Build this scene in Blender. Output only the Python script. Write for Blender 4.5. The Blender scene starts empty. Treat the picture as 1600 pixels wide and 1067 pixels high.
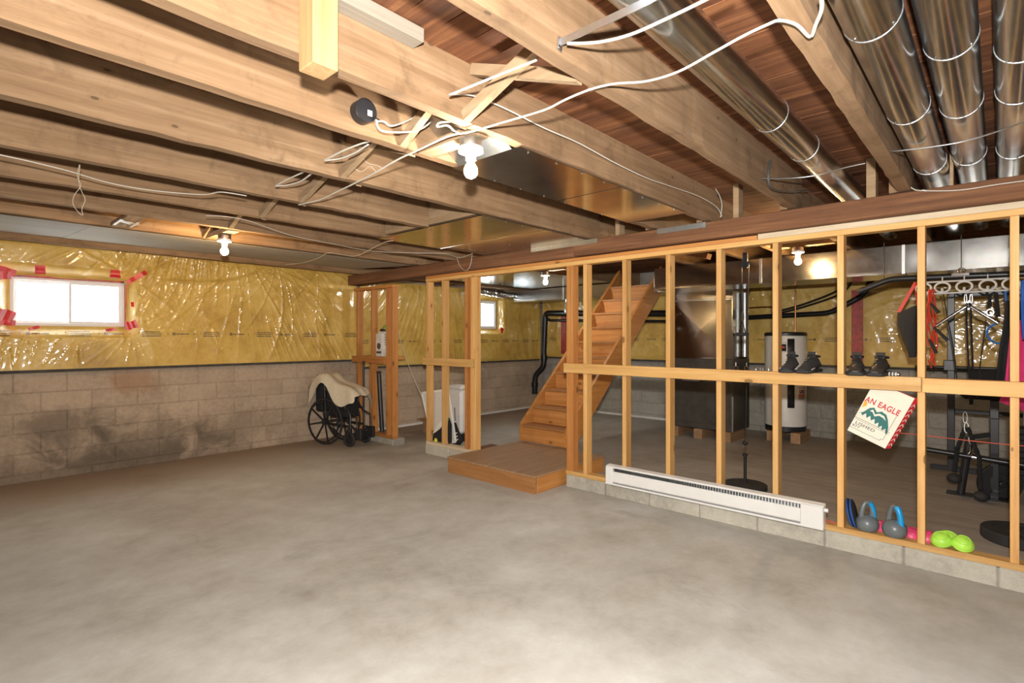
import bpy, math, random
import numpy as np
from mathutils import Matrix, Vector
random.seed(7)
SC = bpy.context.scene
COL = SC.collection

# ------------------------------------------------------------------ camera, world, lights, exposure
F, CX, CY, CAMZ = 830.0, 800.0, 528.0, 1.41
TH = math.atan((1561.0 - CX) / F)
FWD = Vector((math.cos(TH), math.sin(TH), 0)); RGT = Vector((math.sin(TH), -math.cos(TH), 0))
cd = bpy.data.cameras.new('camera'); cam = bpy.data.objects.new('camera', cd); COL.objects.link(cam)
cd.sensor_width = 36.0; cd.lens = F / 1600 * 36.0; cd.shift_y = (CY - 533.5) / 1600
cd.clip_start = 0.02
cam.location = (0, 0, CAMZ); cam.rotation_euler = (math.pi / 2, 0, TH - math.pi / 2)
SC.camera = cam
def _r(u, v): return FWD + RGT * ((u - CX) / F) + Vector((0, 0, (CY - v) / F))
def px_x(u, v, X): r = _r(u, v); return Vector((0, 0, CAMZ)) + r * (X / r.x)
def px_y(u, v, Y): r = _r(u, v); return Vector((0, 0, CAMZ)) + r * (Y / r.y)
def px_z(u, v, Z): r = _r(u, v); return Vector((0, 0, CAMZ)) + r * ((Z - CAMZ) / r.z)

W = bpy.data.worlds.new('world'); SC.world = W; W.use_nodes = True
W.node_tree.nodes['Background'].inputs[0].default_value = (0.93, 0.97, 1.0, 1)
W.node_tree.nodes['Background'].inputs[1].default_value = 14.0
SC.view_settings.view_transform = 'Standard'; SC.view_settings.look = 'None'
SC.view_settings.gamma = 1.0; SC.view_settings.use_curve_mapping = False
SC.view_settings.exposure = 0.08
# the photographer's flash, held just above the camera
fl = bpy.data.lights.new('flash', 'AREA'); fl.shape = 'DISK'; fl.size = 0.07; fl.energy = 215; fl.color = (1.0, 0.965, 0.92)
flo = bpy.data.objects.new('flash', fl); COL.objects.link(flo)
flo.location = (-0.03, -0.03, CAMZ + 0.22)
flo.rotation_euler = (math.radians(93), 0, TH - math.pi / 2)
BULB_WHITE, BULB_WARM = 620.0, 620.0

# ------------------------------------------------------------------ mesh helpers
class MB:
    def __init__(s): s.v = []; s.f = []
    def add(s, vs, fs):
        o = len(s.v); s.v += [tuple(p) for p in vs]; s.f += [tuple(i + o for i in f) for f in fs]; return s
    def box(s, x0, x1, y0, y1, z0, z1):
        vs = [(x0,y0,z0),(x1,y0,z0),(x1,y1,z0),(x0,y1,z0),(x0,y0,z1),(x1,y0,z1),(x1,y1,z1),(x0,y1,z1)]
        return s.add(vs, [(3,2,1,0),(4,5,6,7),(0,1,5,4),(1,2,6,5),(2,3,7,6),(3,0,4,7)])
    def bar(s, p, q, w, h, up=(0,0,1)):
        p = Vector(p); q = Vector(q); d = (q - p).normalized(); u = Vector(up)
        a = d.cross(u)
        if a.length < 1e-5: a = d.cross(Vector((1,0,0)))
        a.normalize(); b = a.cross(d).normalized()
        a *= w / 2; b *= h / 2
        vs = [p-a-b,p+a-b,p+a+b,p-a+b,q-a-b,q+a-b,q+a+b,q-a+b]
        return s.add(vs, [(0,1,2,3),(7,6,5,4),(0,4,5,1),(1,5,6,2),(2,6,7,3),(3,7,4,0)])
    def tube(s, path, r, seg=8, closed=False, flat=None):
        P = [Vector(p) for p in path]; n = len(P); R = r if isinstance(r, (list, tuple)) else [r] * n
        T = []
        for i in range(n):
            a = P[(i-1) % n] if (closed or i > 0) else P[i]; b = P[(i+1) % n] if (closed or i < n-1) else P[i]
            t = (b - a); T.append(t.normalized() if t.length > 1e-9 else Vector((0,0,1)))
        u = T[0].cross(Vector((0,0,1)))
        if u.length < 1e-3: u = T[0].cross(Vector((1,0,0)))
        u.normalize(); vs = []
        for i in range(n):
            u = (u - T[i] * u.dot(T[i])); u.normalize(); w = T[i].cross(u)
            for k in range(seg):
                an = 2 * math.pi * k / seg
                vs.append(P[i] + u * (math.cos(an) * R[i]) + w * (math.sin(an) * R[i] * (flat or 1)))
        fs = []
        m = n if closed else n - 1
        for i in range(m):
            j = (i + 1) % n
            for k in range(seg):
                l = (k + 1) % seg
                fs.append((i*seg+k, i*seg+l, j*seg+l, j*seg+k))
        if not closed: fs += [tuple(range(seg))[::-1], tuple((n-1)*seg + k for k in range(seg))]
        return s.add(vs, fs)
    def lathe(s, prof, c=(0,0,0), ax=(0,0,1), seg=20, cap=True):
        ax = Vector(ax).normalized(); u = ax.cross(Vector((1,0,0)))
        if u.length < 1e-3: u = ax.cross(Vector((0,1,0)))
        u.normalize(); w = ax.cross(u); c = Vector(c); vs = []; fs = []
        for r, z in prof:
            for k in range(seg):
                an = 2*math.pi*k/seg; vs.append(c + ax*z + u*(r*math.cos(an)) + w*(r*math.sin(an)))
        for i in range(len(prof)-1):
            for k in range(seg):
                l = (k+1) % seg; fs.append((i*seg+k, i*seg+l, (i+1)*seg+l, (i+1)*seg+k))
        if cap: fs += [tuple(range(seg))[::-1], tuple((len(prof)-1)*seg+k for k in range(seg))]
        return s.add(vs, fs)
    def ball(s, c, r, seg=14, rings=9):
        r = r if isinstance(r, (tuple, list)) else (r, r, r); c = Vector(c); vs = [c + Vector((0,0,-r[2]))]; fs = []
        for i in range(1, rings):
            a = -math.pi/2 + math.pi*i/rings
            for k in range(seg):
                b = 2*math.pi*k/seg; vs.append(c + Vector((r[0]*math.cos(a)*math.cos(b), r[1]*math.cos(a)*math.sin(b), r[2]*math.sin(a))))
        vs.append(c + Vector((0,0,r[2]))); t = len(vs)-1
        for k in range(seg): fs.append((0, 1+(k+1)%seg, 1+k)); fs.append((t, t-seg+k, t-seg+(k+1)%seg))
        for i in range(rings-2):
            for k in range(seg):
                l = (k+1)%seg; a = 1+i*seg; fs.append((a+k, a+l, a+seg+l, a+seg+k))
        return s.add(vs, fs)
    def prism(s, poly, ax, a, b):
        n = len(poly)
        m = {'x': lambda p, t: (t, p[0], p[1]), 'y': lambda p, t: (p[0], t, p[1]), 'z': lambda p, t: (p[0], p[1], t)}[ax]
        vs = [m(p, a) for p in poly] + [m(p, b) for p in poly]
        fs = [tuple(range(n))[::-1], tuple(range(n, 2*n))] + [(i, (i+1)%n, n+(i+1)%n, n+i) for i in range(n)]
        return s.add(vs, fs)
    def grid(s, pts, nu, nv, thick=None):
        fs = [(i*nv+j, i*nv+j+1, (i+1)*nv+j+1, (i+1)*nv+j) for i in range(nu-1) for j in range(nv-1)]
        return s.add(pts, fs)
    def xf(s, M): s.v = [tuple(M @ Vector(p)) for p in s.v]; return s

def mesh(name, mb, m=None, smooth=False):
    me = bpy.data.meshes.new(name); me.from_pydata(mb.v, [], mb.f); me.update()
    import bmesh
    b = bmesh.new(); b.from_mesh(me); bmesh.ops.recalc_face_normals(b, faces=b.faces); b.to_mesh(me); b.free()
    if m: me.materials.append(m)
    if smooth:
        me.polygons.foreach_set('use_smooth', [True] * len(me.polygons))
        me.set_sharp_from_angle(angle=math.radians(40))
    return me
def obj(name, mb, m=None, parent=None, smooth=False, bevel=0.0, local=False, solid=0.0):
    me = mb if isinstance(mb, bpy.types.Mesh) else mesh(name, mb, m, smooth)
    o = bpy.data.objects.new(name, me); COL.objects.link(o)
    if parent is not None:
        o.parent = parent
        if not local: o.matrix_parent_inverse = chain(parent).inverted()
    if solid:
        md = o.modifiers.new('solid', 'SOLIDIFY'); md.thickness = solid; md.offset = 0
    if bevel:
        md = o.modifiers.new('bevel', 'BEVEL'); md.width = bevel; md.segments = 1; md.limit_method = 'ANGLE'
    return o
def chain(o):
    M = Matrix.LocRotScale(o.location, o.rotation_euler.to_quaternion(), o.scale)
    if o.parent: M = chain(o.parent) @ o.matrix_parent_inverse @ M
    return M
def tag(o, label=None, cat=None, group=None, kind=None):
    if label: o['label'] = label
    if cat: o['category'] = cat
    if group: o['group'] = group
    if kind: o['kind'] = kind
    return o
def thing(name, label, cat, loc=(0,0,0), rotz=0.0, group=None, kind=None):
    o = bpy.data.objects.new(name, None); COL.objects.link(o); o.empty_display_size = 0.1
    o.location = loc; o.rotation_euler = (0, 0, rotz)
    return tag(o, label, cat, group, kind)
def dup(root, loc, label=None, rotz=None, scale=None):
    def cp(o, par):
        c = o.copy(); COL.objects.link(c); c.parent = par
        for ch in [x for x in bpy.data.objects if x.parent == o]: cp(ch, c)
        return c
    c = cp(root, None); c.location = loc
    if rotz is not None: c.rotation_euler = (0, 0, rotz)
    if scale: c.scale = scale
    if label: c['label'] = label
    return c

# ------------------------------------------------------------------ materials
def nd(nt, t, ins=None, **props):
    n = nt.nodes.new(t)
    for k, v in props.items(): setattr(n, k, v)
    for k, v in (ins or {}).items():
        if isinstance(v, bpy.types.NodeSocket): nt.links.new(v, n.inputs[k])
        else: n.inputs[k].default_value = v
    return n
def newmat(name):
    m = bpy.data.materials.new(name); m.use_nodes = True
    return m, m.node_tree, m.node_tree.nodes['Principled BSDF']
def ramp(nt, fac, stops):
    r = nd(nt, 'ShaderNodeValToRGB', {'Fac': fac}); e = r.color_ramp.elements
    while len(e) < len(stops): e.new(0.5)
    for i, (p, c) in enumerate(stops): e[i].position = p; e[i].color = (*c, 1)
    return r.outputs['Color']
def math_(nt, op, a, b=0.0):
    n = nd(nt, 'ShaderNodeMath', operation=op)
    for i, x in enumerate((a, b)):
        if isinstance(x, bpy.types.NodeSocket): nt.links.new(x, n.inputs[i])
        else: n.inputs[i].default_value = x
    return n.outputs[0]
def mix(nt, f, a, b, bt='MIX'):
    n = nd(nt, 'ShaderNodeMix', data_type='RGBA', blend_type=bt)
    for i, x in ((0, f), (6, a), (7, b)):
        if isinstance(x, bpy.types.NodeSocket): nt.links.new(x, n.inputs[i])
        else: n.inputs[i].default_value = x if i == 0 else (*x, 1)
    return n.outputs[2]
def coords(nt, world=False, rnd=True, scale=(1,1,1)):
    if world: v = nd(nt, 'ShaderNodeNewGeometry').outputs['Position']
    else: v = nd(nt, 'ShaderNodeTexCoord').outputs['Object']
    if rnd:
        oi = nd(nt, 'ShaderNodeObjectInfo')
        k = math_(nt, 'MULTIPLY', oi.outputs['Random'], 37.0)
        v = nd(nt, 'ShaderNodeVectorMath', {0: v, 1: k}, operation='ADD').outputs[0]
    return nd(nt, 'ShaderNodeMapping', {'Vector': v, 'Scale': scale}).outputs[0]
def noise(nt, vec, s=5.0, d=4.0, rough=0.55, dist=0.0):
    return nd(nt, 'ShaderNodeTexNoise', {'Vector': vec, 'Scale': s, 'Detail': d, 'Roughness': rough, 'Distortion': dist}).outputs['Fac']
def bump(nt, p, h, strength=0.2, dist=0.01):
    b = nd(nt, 'ShaderNodeBump', {'Height': h, 'Strength': strength, 'Distance': dist})
    nt.links.new(b.outputs[0], p.inputs['Normal'])
def plain(name, c, rough=0.6, metal=0.0, vary=0.12, s=9.0, bmp=0.0, coat=0.0):
    m, nt, p = newmat(name)
    v = coords(nt); n = noise(nt, v, s, 5)
    lo = tuple(x * (1 - vary) for x in c); hi = tuple(min(1, x * (1 + vary)) for x in c)
    nt.links.new(ramp(nt, n, [(0.3, lo), (0.7, hi)]), p.inputs['Base Color'])
    p.inputs['Roughness'].default_value = rough; p.inputs['Metallic'].default_value = metal
    p.inputs['Coat Weight'].default_value = coat
    if bmp: bump(nt, p, noise(nt, v, s * 6, 4), bmp, 0.004)
    return m
def wood(name, dark, mid, light, ax, knots=0.0, rough=0.75, tint=0.25, stain=None, bmp=0.25):
    m, nt, p = newmat(name)
    sc = [11.0, 11.0, 11.0]; sc['xyz'.index(ax)] = 0.42
    v = coords(nt, scale=sc)
    g = noise(nt, v, 2.2, 7, 0.6, 0.35)
    fine = noise(nt, v, 9.0, 3, 0.7)
    f = math_(nt, 'ADD', math_(nt, 'MULTIPLY', g, 0.75), math_(nt, 'MULTIPLY', fine, 0.25))
    c = ramp(nt, f, [(0.30, dark), (0.50, mid), (0.68, light)])
    big = noise(nt, coords(nt, scale=(1, 1, 1)), 1.7, 3)
    c = mix(nt, math_(nt, 'MULTIPLY', big, tint), c, stain or tuple(x * 0.55 for x in dark))
    dirt = ramp(nt, noise(nt, coords(nt, scale=(2.2, 2.2, 2.2)), 2.4, 8, 0.72, 0.6), [(0.52, (0, 0, 0)), (0.72, (1, 1, 1))])
    c = mix(nt, math_(nt, 'MULTIPLY', dirt, tint * 0.8), c, tuple(x * 0.5 for x in dark))
    if knots:
        ks = [7.0, 7.0, 7.0]; ks['xyz'.index(ax)] = 3.2
        vo = nd(nt, 'ShaderNodeTexVoronoi', {'Vector': coords(nt, scale=ks), 'Scale': 1.0})
        k = math_(nt, 'LESS_THAN', vo.outputs['Distance'], knots)
        ring = math_(nt, 'LESS_THAN', vo.outputs['Distance'], knots * 2.0)
        c = mix(nt, math_(nt, 'MULTIPLY', ring, 0.35), c, dark)
        c = mix(nt, math_(nt, 'MULTIPLY', k, 0.8), c, tuple(x * 0.35 for x in dark))
    oi = nd(nt, 'ShaderNodeObjectInfo')
    h = nd(nt, 'ShaderNodeHueSaturation', {'Color': c, 'Value': math_(nt, 'ADD', math_(nt, 'MULTIPLY', oi.outputs['Random'], 0.28), 0.86)})
    nt.links.new(h.outputs[0], p.inputs['Base Color'])
    p.inputs['Roughness'].default_value = rough
    bump(nt, p, f, bmp, 0.006)
    return m
def galv(name, c=(0.70, 0.73, 0.76), rough=0.26, wav=0.08, big=3.0):
    m, nt, p = newmat(name)
    v = coords(nt)
    sp = nd(nt, 'ShaderNodeTexVoronoi', {'Vector': v, 'Scale': 70.0}).outputs['Color']
    n = noise(nt, v, 6, 4)
    cc = mix(nt, 0.07, ramp(nt, n, [(0.3, tuple(x * .8 for x in c)), (0.7, c)]), sp, 'OVERLAY')
    nt.links.new(cc, p.inputs['Base Color'])
    p.inputs['Metallic'].default_value = 1.0
    rr = nd(nt, 'ShaderNodeMapRange', {'Value': noise(nt, v, 25, 4), 'To Min': rough * 0.85, 'To Max': rough * 1.25})
    nt.links.new(rr.outputs[0], p.inputs['Roughness'])
    bump(nt, p, noise(nt, v, big, 2), wav, 0.02)
    return m
def emit(name, c, s):
    m, nt, p = newmat(name)
    p.inputs['Base Color'].default_value = (*c, 1)
    p.inputs['Emission Color'].default_value = (*c, 1); p.inputs['Emission Strength'].default_value = s
    return m
def glass(name, tint=(0.95, 0.98, 0.97)):
    m, nt, p = newmat(name)
    out = nt.nodes['Material Output']
    tr = nd(nt, 'ShaderNodeBsdfTransparent', {'Color': (*tint, 1)}); gl = nd(nt, 'ShaderNodeBsdfGlossy', {'Roughness': 0.03})
    mx = nd(nt, 'ShaderNodeMixShader', {0: 0.06, 1: tr.outputs[0], 2: gl.outputs[0]})
    nt.links.new(mx.outputs[0], out.inputs[0]); return m

def concrete_floor():
    m, nt, p = newmat('concrete_floor')
    v = coords(nt, world=True, rnd=False)
    n1 = noise(nt, v, 0.6, 7, 0.6, 0.15); n2 = noise(nt, v, 3.0, 10, 0.74, 0.1); n3 = noise(nt, v, 40, 3)
    f = math_(nt, 'ADD', math_(nt, 'MULTIPLY', n1, 0.55), math_(nt, 'MULTIPLY', n2, 0.45))
    c = ramp(nt, f, [(0.34, (0.31, 0.285, 0.24)), (0.45, (0.425, 0.40, 0.355)), (0.53, (0.49, 0.475, 0.435)), (0.65, (0.60, 0.59, 0.56))])
    # brown dirt washed along the foot of the outside wall
    sep = nd(nt, 'ShaderNodeSeparateXYZ', {0: v})
    d = nd(nt, 'ShaderNodeMapRange', {'Value': math_(nt, 'ADD', sep.outputs['Y'], math_(nt, 'MULTIPLY', n2, 0.9)), 'From Min': 6.15, 'From Max': 7.3, 'To Min': 0.0, 'To Max': 0.85})
    c = mix(nt, d.outputs[0], c, (0.30, 0.20, 0.125))
    # darker, streaked brown mixed in towards the back part of the cellar
    d2 = nd(nt, 'ShaderNodeMapRange', {'Value': math_(nt, 'ADD', sep.outputs['X'], math_(nt, 'MULTIPLY', n1, 0.8)), 'From Min': 4.3, 'From Max': 5.4, 'To Min': 0.0, 'To Max': 0.62})
    y2 = nd(nt, 'ShaderNodeMapRange', {'Value': math_(nt, 'ADD', sep.outputs['Y'], math_(nt, 'MULTIPLY', n2, 1.2)), 'From Min': 2.6, 'From Max': 4.2, 'To Min': 1.0, 'To Max': 0.25})
    stk = noise(nt, coords(nt, world=True, rnd=False, scale=(6, 0.8, 1)), 1.5, 6, 0.65)
    c = mix(nt, math_(nt, 'MULTIPLY', d2.outputs[0], y2.outputs[0]), c, ramp(nt, stk, [(0.35, (0.15, 0.105, 0.075)), (0.65, (0.30, 0.235, 0.18))]))
    dk = ramp(nt, noise(nt, v, 1.1, 8, 0.7, 1.0), [(0.30, (1, 1, 1)), (0.40, (0, 0, 0))])
    c = mix(nt, math_(nt, 'MULTIPLY', dk, 0.38), c, (0.24, 0.22, 0.19))
    nt.links.new(c, p.inputs['Base Color'])
    p.inputs['Roughness'].default_value = 0.72
    bump(nt, p, math_(nt, 'ADD', math_(nt, 'MULTIPLY', n3, 0.3), n2), 0.12, 0.01)
    return m
def block_mat(name, base=(0.42, 0.37, 0.31), stains=()):
    m, nt, p = newmat(name)
    v = coords(nt, world=True, rnd=False)
    n1 = noise(nt, v, 1.4, 6, 0.6); n2 = noise(nt, v, 22, 6, 0.7); n3 = noise(nt, v, 120, 2)
    c = ramp(nt, math_(nt, 'ADD', math_(nt, 'MULTIPLY', n1, 0.6), math_(nt, 'MULTIPLY', n2, 0.4)),
             [(0.33, tuple(x * 0.62 for x in base)), (0.5, base), (0.68, tuple(min(1, x * 1.3) for x in base))])
    oi = nd(nt, 'ShaderNodeObjectInfo')
    c = nd(nt, 'ShaderNodeHueSaturation', {'Color': c, 'Value': math_(nt, 'ADD', math_(nt, 'MULTIPLY', oi.outputs['Random'], 0.12), 0.94)}).outputs[0]
    sn = noise(nt, v, 3.4, 8, 0.68, 0.8)
    for (cx, cy, cz, rx, ry, rz, col, k) in stains:
        q = nd(nt, 'ShaderNodeVectorMath', {0: v, 1: (cx, cy, cz)}, operation='SUBTRACT').outputs[0]
        q = nd(nt, 'ShaderNodeVectorMath', {0: q, 1: (1/rx, 1/ry, 1/rz)}, operation='MULTIPLY').outputs[0]
        L = nd(nt, 'ShaderNodeVectorMath', {0: q}, operation='LENGTH').outputs['Value']
        w = math_(nt, 'ADD', L, math_(nt, 'MULTIPLY', math_(nt, 'SUBTRACT', sn, 0.5), -2.2))
        mr = nd(nt, 'ShaderNodeMapRange', {'Value': w, 'From Min': 1.0, 'From Max': 0.35, 'To Min': 0.0, 'To Max': k * 0.75})
        c = mix(nt, mr.outputs[0], c, col)
    nt.links.new(c, p.inputs['Base Color'])
    p.inputs['Roughness'].default_value = 0.92
    bump(nt, p, math_(nt, 'ADD', n2, math_(nt, 'MULTIPLY', n3, 0.4)), 0.55, 0.012)
    return m
def barrier_mat(name, axis, z0, off=0.0):
    """yellow glass wool seen through clear poly sheet, with the maker's printed line"""
    m, nt, p = newmat(name)
    v = coords(nt, world=True, rnd=False)
    n1 = noise(nt, v, 2.2, 5, 0.6); n2 = noise(nt, v, 9, 5, 0.65)
    c = ramp(nt, math_(nt, 'ADD', math_(nt, 'MULTIPLY', n1, 0.65), math_(nt, 'MULTIPLY', n2, 0.35)),
             [(0.33, (0.45, 0.265, 0.045)), (0.5, (0.63, 0.41, 0.085)), (0.68, (0.76, 0.55, 0.18))])
    sep = nd(nt, 'ShaderNodeSeparateXYZ', {0: v})
    t = math_(nt, 'FRACT', math_(nt, 'MULTIPLY', math_(nt, 'ADD', sep.outputs[axis], off), 1 / 0.61))
    dz = math_(nt, 'SUBTRACT', sep.outputs['Z'], z0)
    def band(x, lo, hi): return math_(nt, 'MULTIPLY', math_(nt, 'GREATER_THAN', x, lo), math_(nt, 'LESS_THAN', x, hi))
    def rect(a, b, lo, hi): return math_(nt, 'MULTIPLY', band(t, a, b), band(dz, lo, hi))
    rects = [(0.05, 0.33, 0.015, 0.026), (0.03, 0.35, -0.005, 0.005), (0.04, 0.34, -0.029, -0.017), (0.0, 0.015, 0.008, 0.018), (0.365, 0.38, 0.008, 0.018),
             (0.445, 0.455, -0.012, 0.014), (0.52, 0.575, -0.015, 0.016), (0.585, 0.80, -0.007, 0.006), (0.87, 0.90, -0.006, 0.004)]
    s = None
    for r in rects: s = rect(*r) if s is None else math_(nt, 'MAXIMUM', s, rect(*r))
    brk = math_(nt, 'GREATER_THAN', noise(nt, coords(nt, world=True, rnd=False, scale=(90, 90, 220)), 1.0, 1), 0.38)
    s = math_(nt, 'MULTIPLY', s, math_(nt, 'MULTIPLY', brk, 0.85))
    c = mix(nt, s, c, (0.035, 0.03, 0.03))
    nt.links.new(c, p.inputs['Base Color'])
    p.inputs['Roughness'].default_value = 0.5
    p.inputs['Coat Weight'].default_value = 0.9; p.inputs['Coat Roughness'].default_value = 0.12
    p.inputs['Specular IOR Level'].default_value = 0.6
    bump(nt, p, noise(nt, coords(nt, world=True, rnd=False, scale=(1, 1, 0.45)), 10, 4, 0.55, 1.2), 0.16, 0.03)
    return m

M = {}
M['floor'] = concrete_floor()
ST = [(1.2, 7.0, 0.0, 2.1, 9, 0.33, (0.13, 0.095, 0.065), 0.8), (1.55, 7.0, 0.22, 0.9, 9, 0.36, (0.085, 0.068, 0.05), 0.7), (0.9, 7.0, 0.5, 0.5, 9, 0.28, (0.07, 0.055, 0.04), 0.75),
      (1.5, 7.0, 0.93, 0.35, 9, 0.16, (0.30, 0.12, 0.04), 0.6), (2.6, 7.0, 0.3, 0.9, 9, 0.26, (0.12, 0.09, 0.06), 0.55)]
M['block'] = block_mat('block_painted', (0.45, 0.345, 0.25), ST)
M['mortar'] = block_mat('mortar', (0.40, 0.305, 0.22), ST)
M['block_far'] = block_mat('block_grey', (0.34, 0.32, 0.28))
M['mortar_far'] = block_mat('mortar_grey', (0.29, 0.27, 0.24))
M['curb'] = block_mat('curb_block', (0.44, 0.41, 0.34))
M['joist'] = wood('joist_wood', (0.20, 0.112, 0.050), (0.33, 0.200, 0.102), (0.46, 0.305, 0.175), 'x', 0.045, 0.88, 0.75, (0.15, 0.085, 0.042), bmp=0.5)
M['joist_y'] = wood('bridging_wood', (0.25, 0.155, 0.08), (0.37, 0.25, 0.14), (0.46, 0.33, 0.20), 'y', 0.0, 0.85, 0.35)
M['plank'] = wood('subfloor_wood', (0.085, 0.028, 0.010), (0.21, 0.075, 0.026), (0.38, 0.165, 0.06), 'y', 0.0, 0.8, 0.55)
M['beam'] = wood('beam_wood', (0.10, 0.042, 0.018), (0.20, 0.085, 0.036), (0.31, 0.15, 0.068), 'y', 0.0, 0.85, 0.4)
M['stud_z'] = wood('stud_wood', (0.50, 0.235, 0.06), (0.66, 0.37, 0.125), (0.76, 0.48, 0.19), 'z', 0.10, 0.6, 0.18)
M['stud_y'] = wood('plate_wood', (0.50, 0.25, 0.065), (0.67, 0.39, 0.13), (0.77, 0.49, 0.20), 'y', 0.10, 0.6, 0.18)
M['red_z'] = wood('red_stud_wood', (0.38, 0.135, 0.03), (0.52, 0.215, 0.055), (0.62, 0.30, 0.09), 'z', 0.10, 0.6, 0.2)
M['red_y'] = wood('red_plate_wood', (0.40, 0.15, 0.035), (0.54, 0.23, 0.06), (0.63, 0.31, 0.095), 'y', 0.09, 0.6, 0.2)
M['pale_y'] = wood('pale_plate_wood', (0.47, 0.37, 0.24), (0.60, 0.49, 0.34), (0.70, 0.60, 0.44), 'y', 0.04, 0.7, 0.2)
M['stair_x'] = wood('stringer_wood', (0.42, 0.155, 0.033), (0.54, 0.235, 0.06), (0.62, 0.32, 0.10), 'x', 0.06, 0.5, 0.2)
M['stair_y'] = wood('tread_wood', (0.30, 0.12, 0.034), (0.42, 0.19, 0.062), (0.50, 0.26, 0.10), 'y', 0.05, 0.55, 0.3)
M['ply'] = wood('plywood', (0.30, 0.17, 0.085), (0.42, 0.255, 0.135), (0.52, 0.34, 0.19), 'x', 0.0, 0.7, 0.45)
M['post'] = wood('post_wood', (0.33, 0.19, 0.075), (0.42, 0.26, 0.115), (0.50, 0.34, 0.17), 'z', 0.05, 0.75, 0.15)
M['greyboard'] = wood('grey_board', (0.33, 0.29, 0.23), (0.42, 0.385, 0.33), (0.50, 0.47, 0.42), 'x', 0.0, 0.8, 0.2)
M['paleboard'] = wood('pale_board', (0.20, 0.165, 0.12), (0.27, 0.235, 0.185), (0.34, 0.30, 0.25), 'x', 0.0, 0.85, 0.3)
M['galv'] = galv('galvanised', rough=0.20)
M['galv_sheet'] = galv('galvanised_sheet', (0.58, 0.57, 0.54), 0.16, 0.16, 1.6)
M['galv_dull'] = galv('galvanised_dull', (0.60, 0.62, 0.63), 0.38, 0.2)
M['foil'] = galv('foil', (0.82, 0.83, 0.84), 0.28, 1.0, 11.0)
M['chrome'] = galv('chrome', (0.85, 0.86, 0.88), 0.10, 0.02)
M['cable'] = plain('cable_white', (0.60, 0.57, 0.50), 0.45, vary=0.06)
M['cable_old'] = plain('cable_cream', (0.60, 0.52, 0.39), 0.5, vary=0.1)
M['cable_dark'] = plain('cable_dark', (0.06, 0.055, 0.05), 0.5)
M['white'] = plain('white_enamel', (0.72, 0.71, 0.68), 0.4, vary=0.04)
M['porcelain'] = plain('porcelain', (0.86, 0.85, 0.82), 0.2, vary=0.03)
M['vinyl'] = plain('window_vinyl', (0.82, 0.80, 0.80), 0.45, vary=0.03)
M['black'] = plain('black_plastic', (0.018, 0.018, 0.02), 0.38)
M['abs'] = plain('black_abs_pipe', (0.012, 0.012, 0.013), 0.28)
M['rubber'] = plain('black_rubber', (0.022, 0.021, 0.021), 0.75, bmp=0.1)
M['steel_black'] = plain('black_steel', (0.02, 0.02, 0.022), 0.33)
M['fabric'] = plain('black_fabric', (0.012, 0.012, 0.013), 0.95, s=60, bmp=0.2)
M['fabric_soft'] = plain('charcoal_fabric', (0.03, 0.028, 0.027), 0.9, s=60, bmp=0.2)
M['towel'] = plain('cream_towel', (0.66, 0.58, 0.44), 0.95, vary=0.08, s=40, bmp=0.3)
M['tape'] = plain('red_tape', (0.62, 0.015, 0.02), 0.35, vary=0.3, s=30)
M['tape_dark'] = plain('dark_red_tape', (0.36, 0.03, 0.02), 0.3, vary=0.5, s=18, bmp=0.5)
M['felt'] = plain('dark_felt', (0.06, 0.055, 0.05), 0.8, vary=0.4)
M['pinkwool'] = plain('pink_wool', (0.50, 0.26, 0.20), 0.95, vary=0.3, s=14, bmp=0.5)
M['red'] = plain('red_rubber', (0.70, 0.045, 0.02), 0.45)
M['redband'] = plain('faded_red_band', (0.62, 0.12, 0.08), 0.55)
M['blue'] = plain('blue_rope', (0.02, 0.16, 0.55), 0.5)
M['blue_cloth'] = plain('blue_cloth', (0.02, 0.10, 0.42), 0.9)
M['cyan'] = plain('cyan_vinyl', (0.01, 0.28, 0.60), 0.35)
M['kettle'] = plain('grey_vinyl', (0.13, 0.145, 0.15), 0.35)
M['pink'] = plain('pink_rubber', (0.72, 0.06, 0.17), 0.4)
M['magenta'] = plain('pink_cloth', (0.55, 0.03, 0.14), 0.9)
M['lime'] = plain('lime_rubber', (0.42, 0.78, 0.08), 0.4)
M['paper'] = plain('bag_paper', (0.72, 0.68, 0.56), 0.75, vary=0.04)
M['bagred'] = plain('bag_red', (0.52, 0.02, 0.03), 0.6)
M['baggreen'] = plain('bag_green', (0.01, 0.12, 0.11), 0.6)
M['bagink'] = plain('bag_ink', (0.05, 0.06, 0.06), 0.6)
M['baggold'] = plain('bag_gold', (0.72, 0.36, 0.03), 0.6)
M['card'] = plain('white_card', (0.70, 0.68, 0.64), 0.7)
M['green'] = plain('green_plastic', (0.30, 0.52, 0.12), 0.5)
M['yellowgreen'] = plain('yellow_green_print', (0.62, 0.62, 0.05), 0.6)
M['mesh'] = plain('grey_mesh', (0.60, 0.58, 0.55), 0.7, vary=0.2, s=80, bmp=0.3)
M['furnace'] = plain('furnace_paint', (0.075, 0.068, 0.06), 0.3, vary=0.2)
M['copper'] = galv('copper', (0.55, 0.25, 0.13), 0.3, 0.02)
M['label_red'] = plain('label_red', (0.55, 0.06, 0.04), 0.6)
M['glass'] = glass('window_glass')
M['bulb_white'] = emit('bulb_white', (1.0, 0.90, 0.76), BULB_WHITE)
M['bulb_warm'] = emit('bulb_warm', (1.0, 0.66, 0.30), BULB_WARM)

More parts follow.
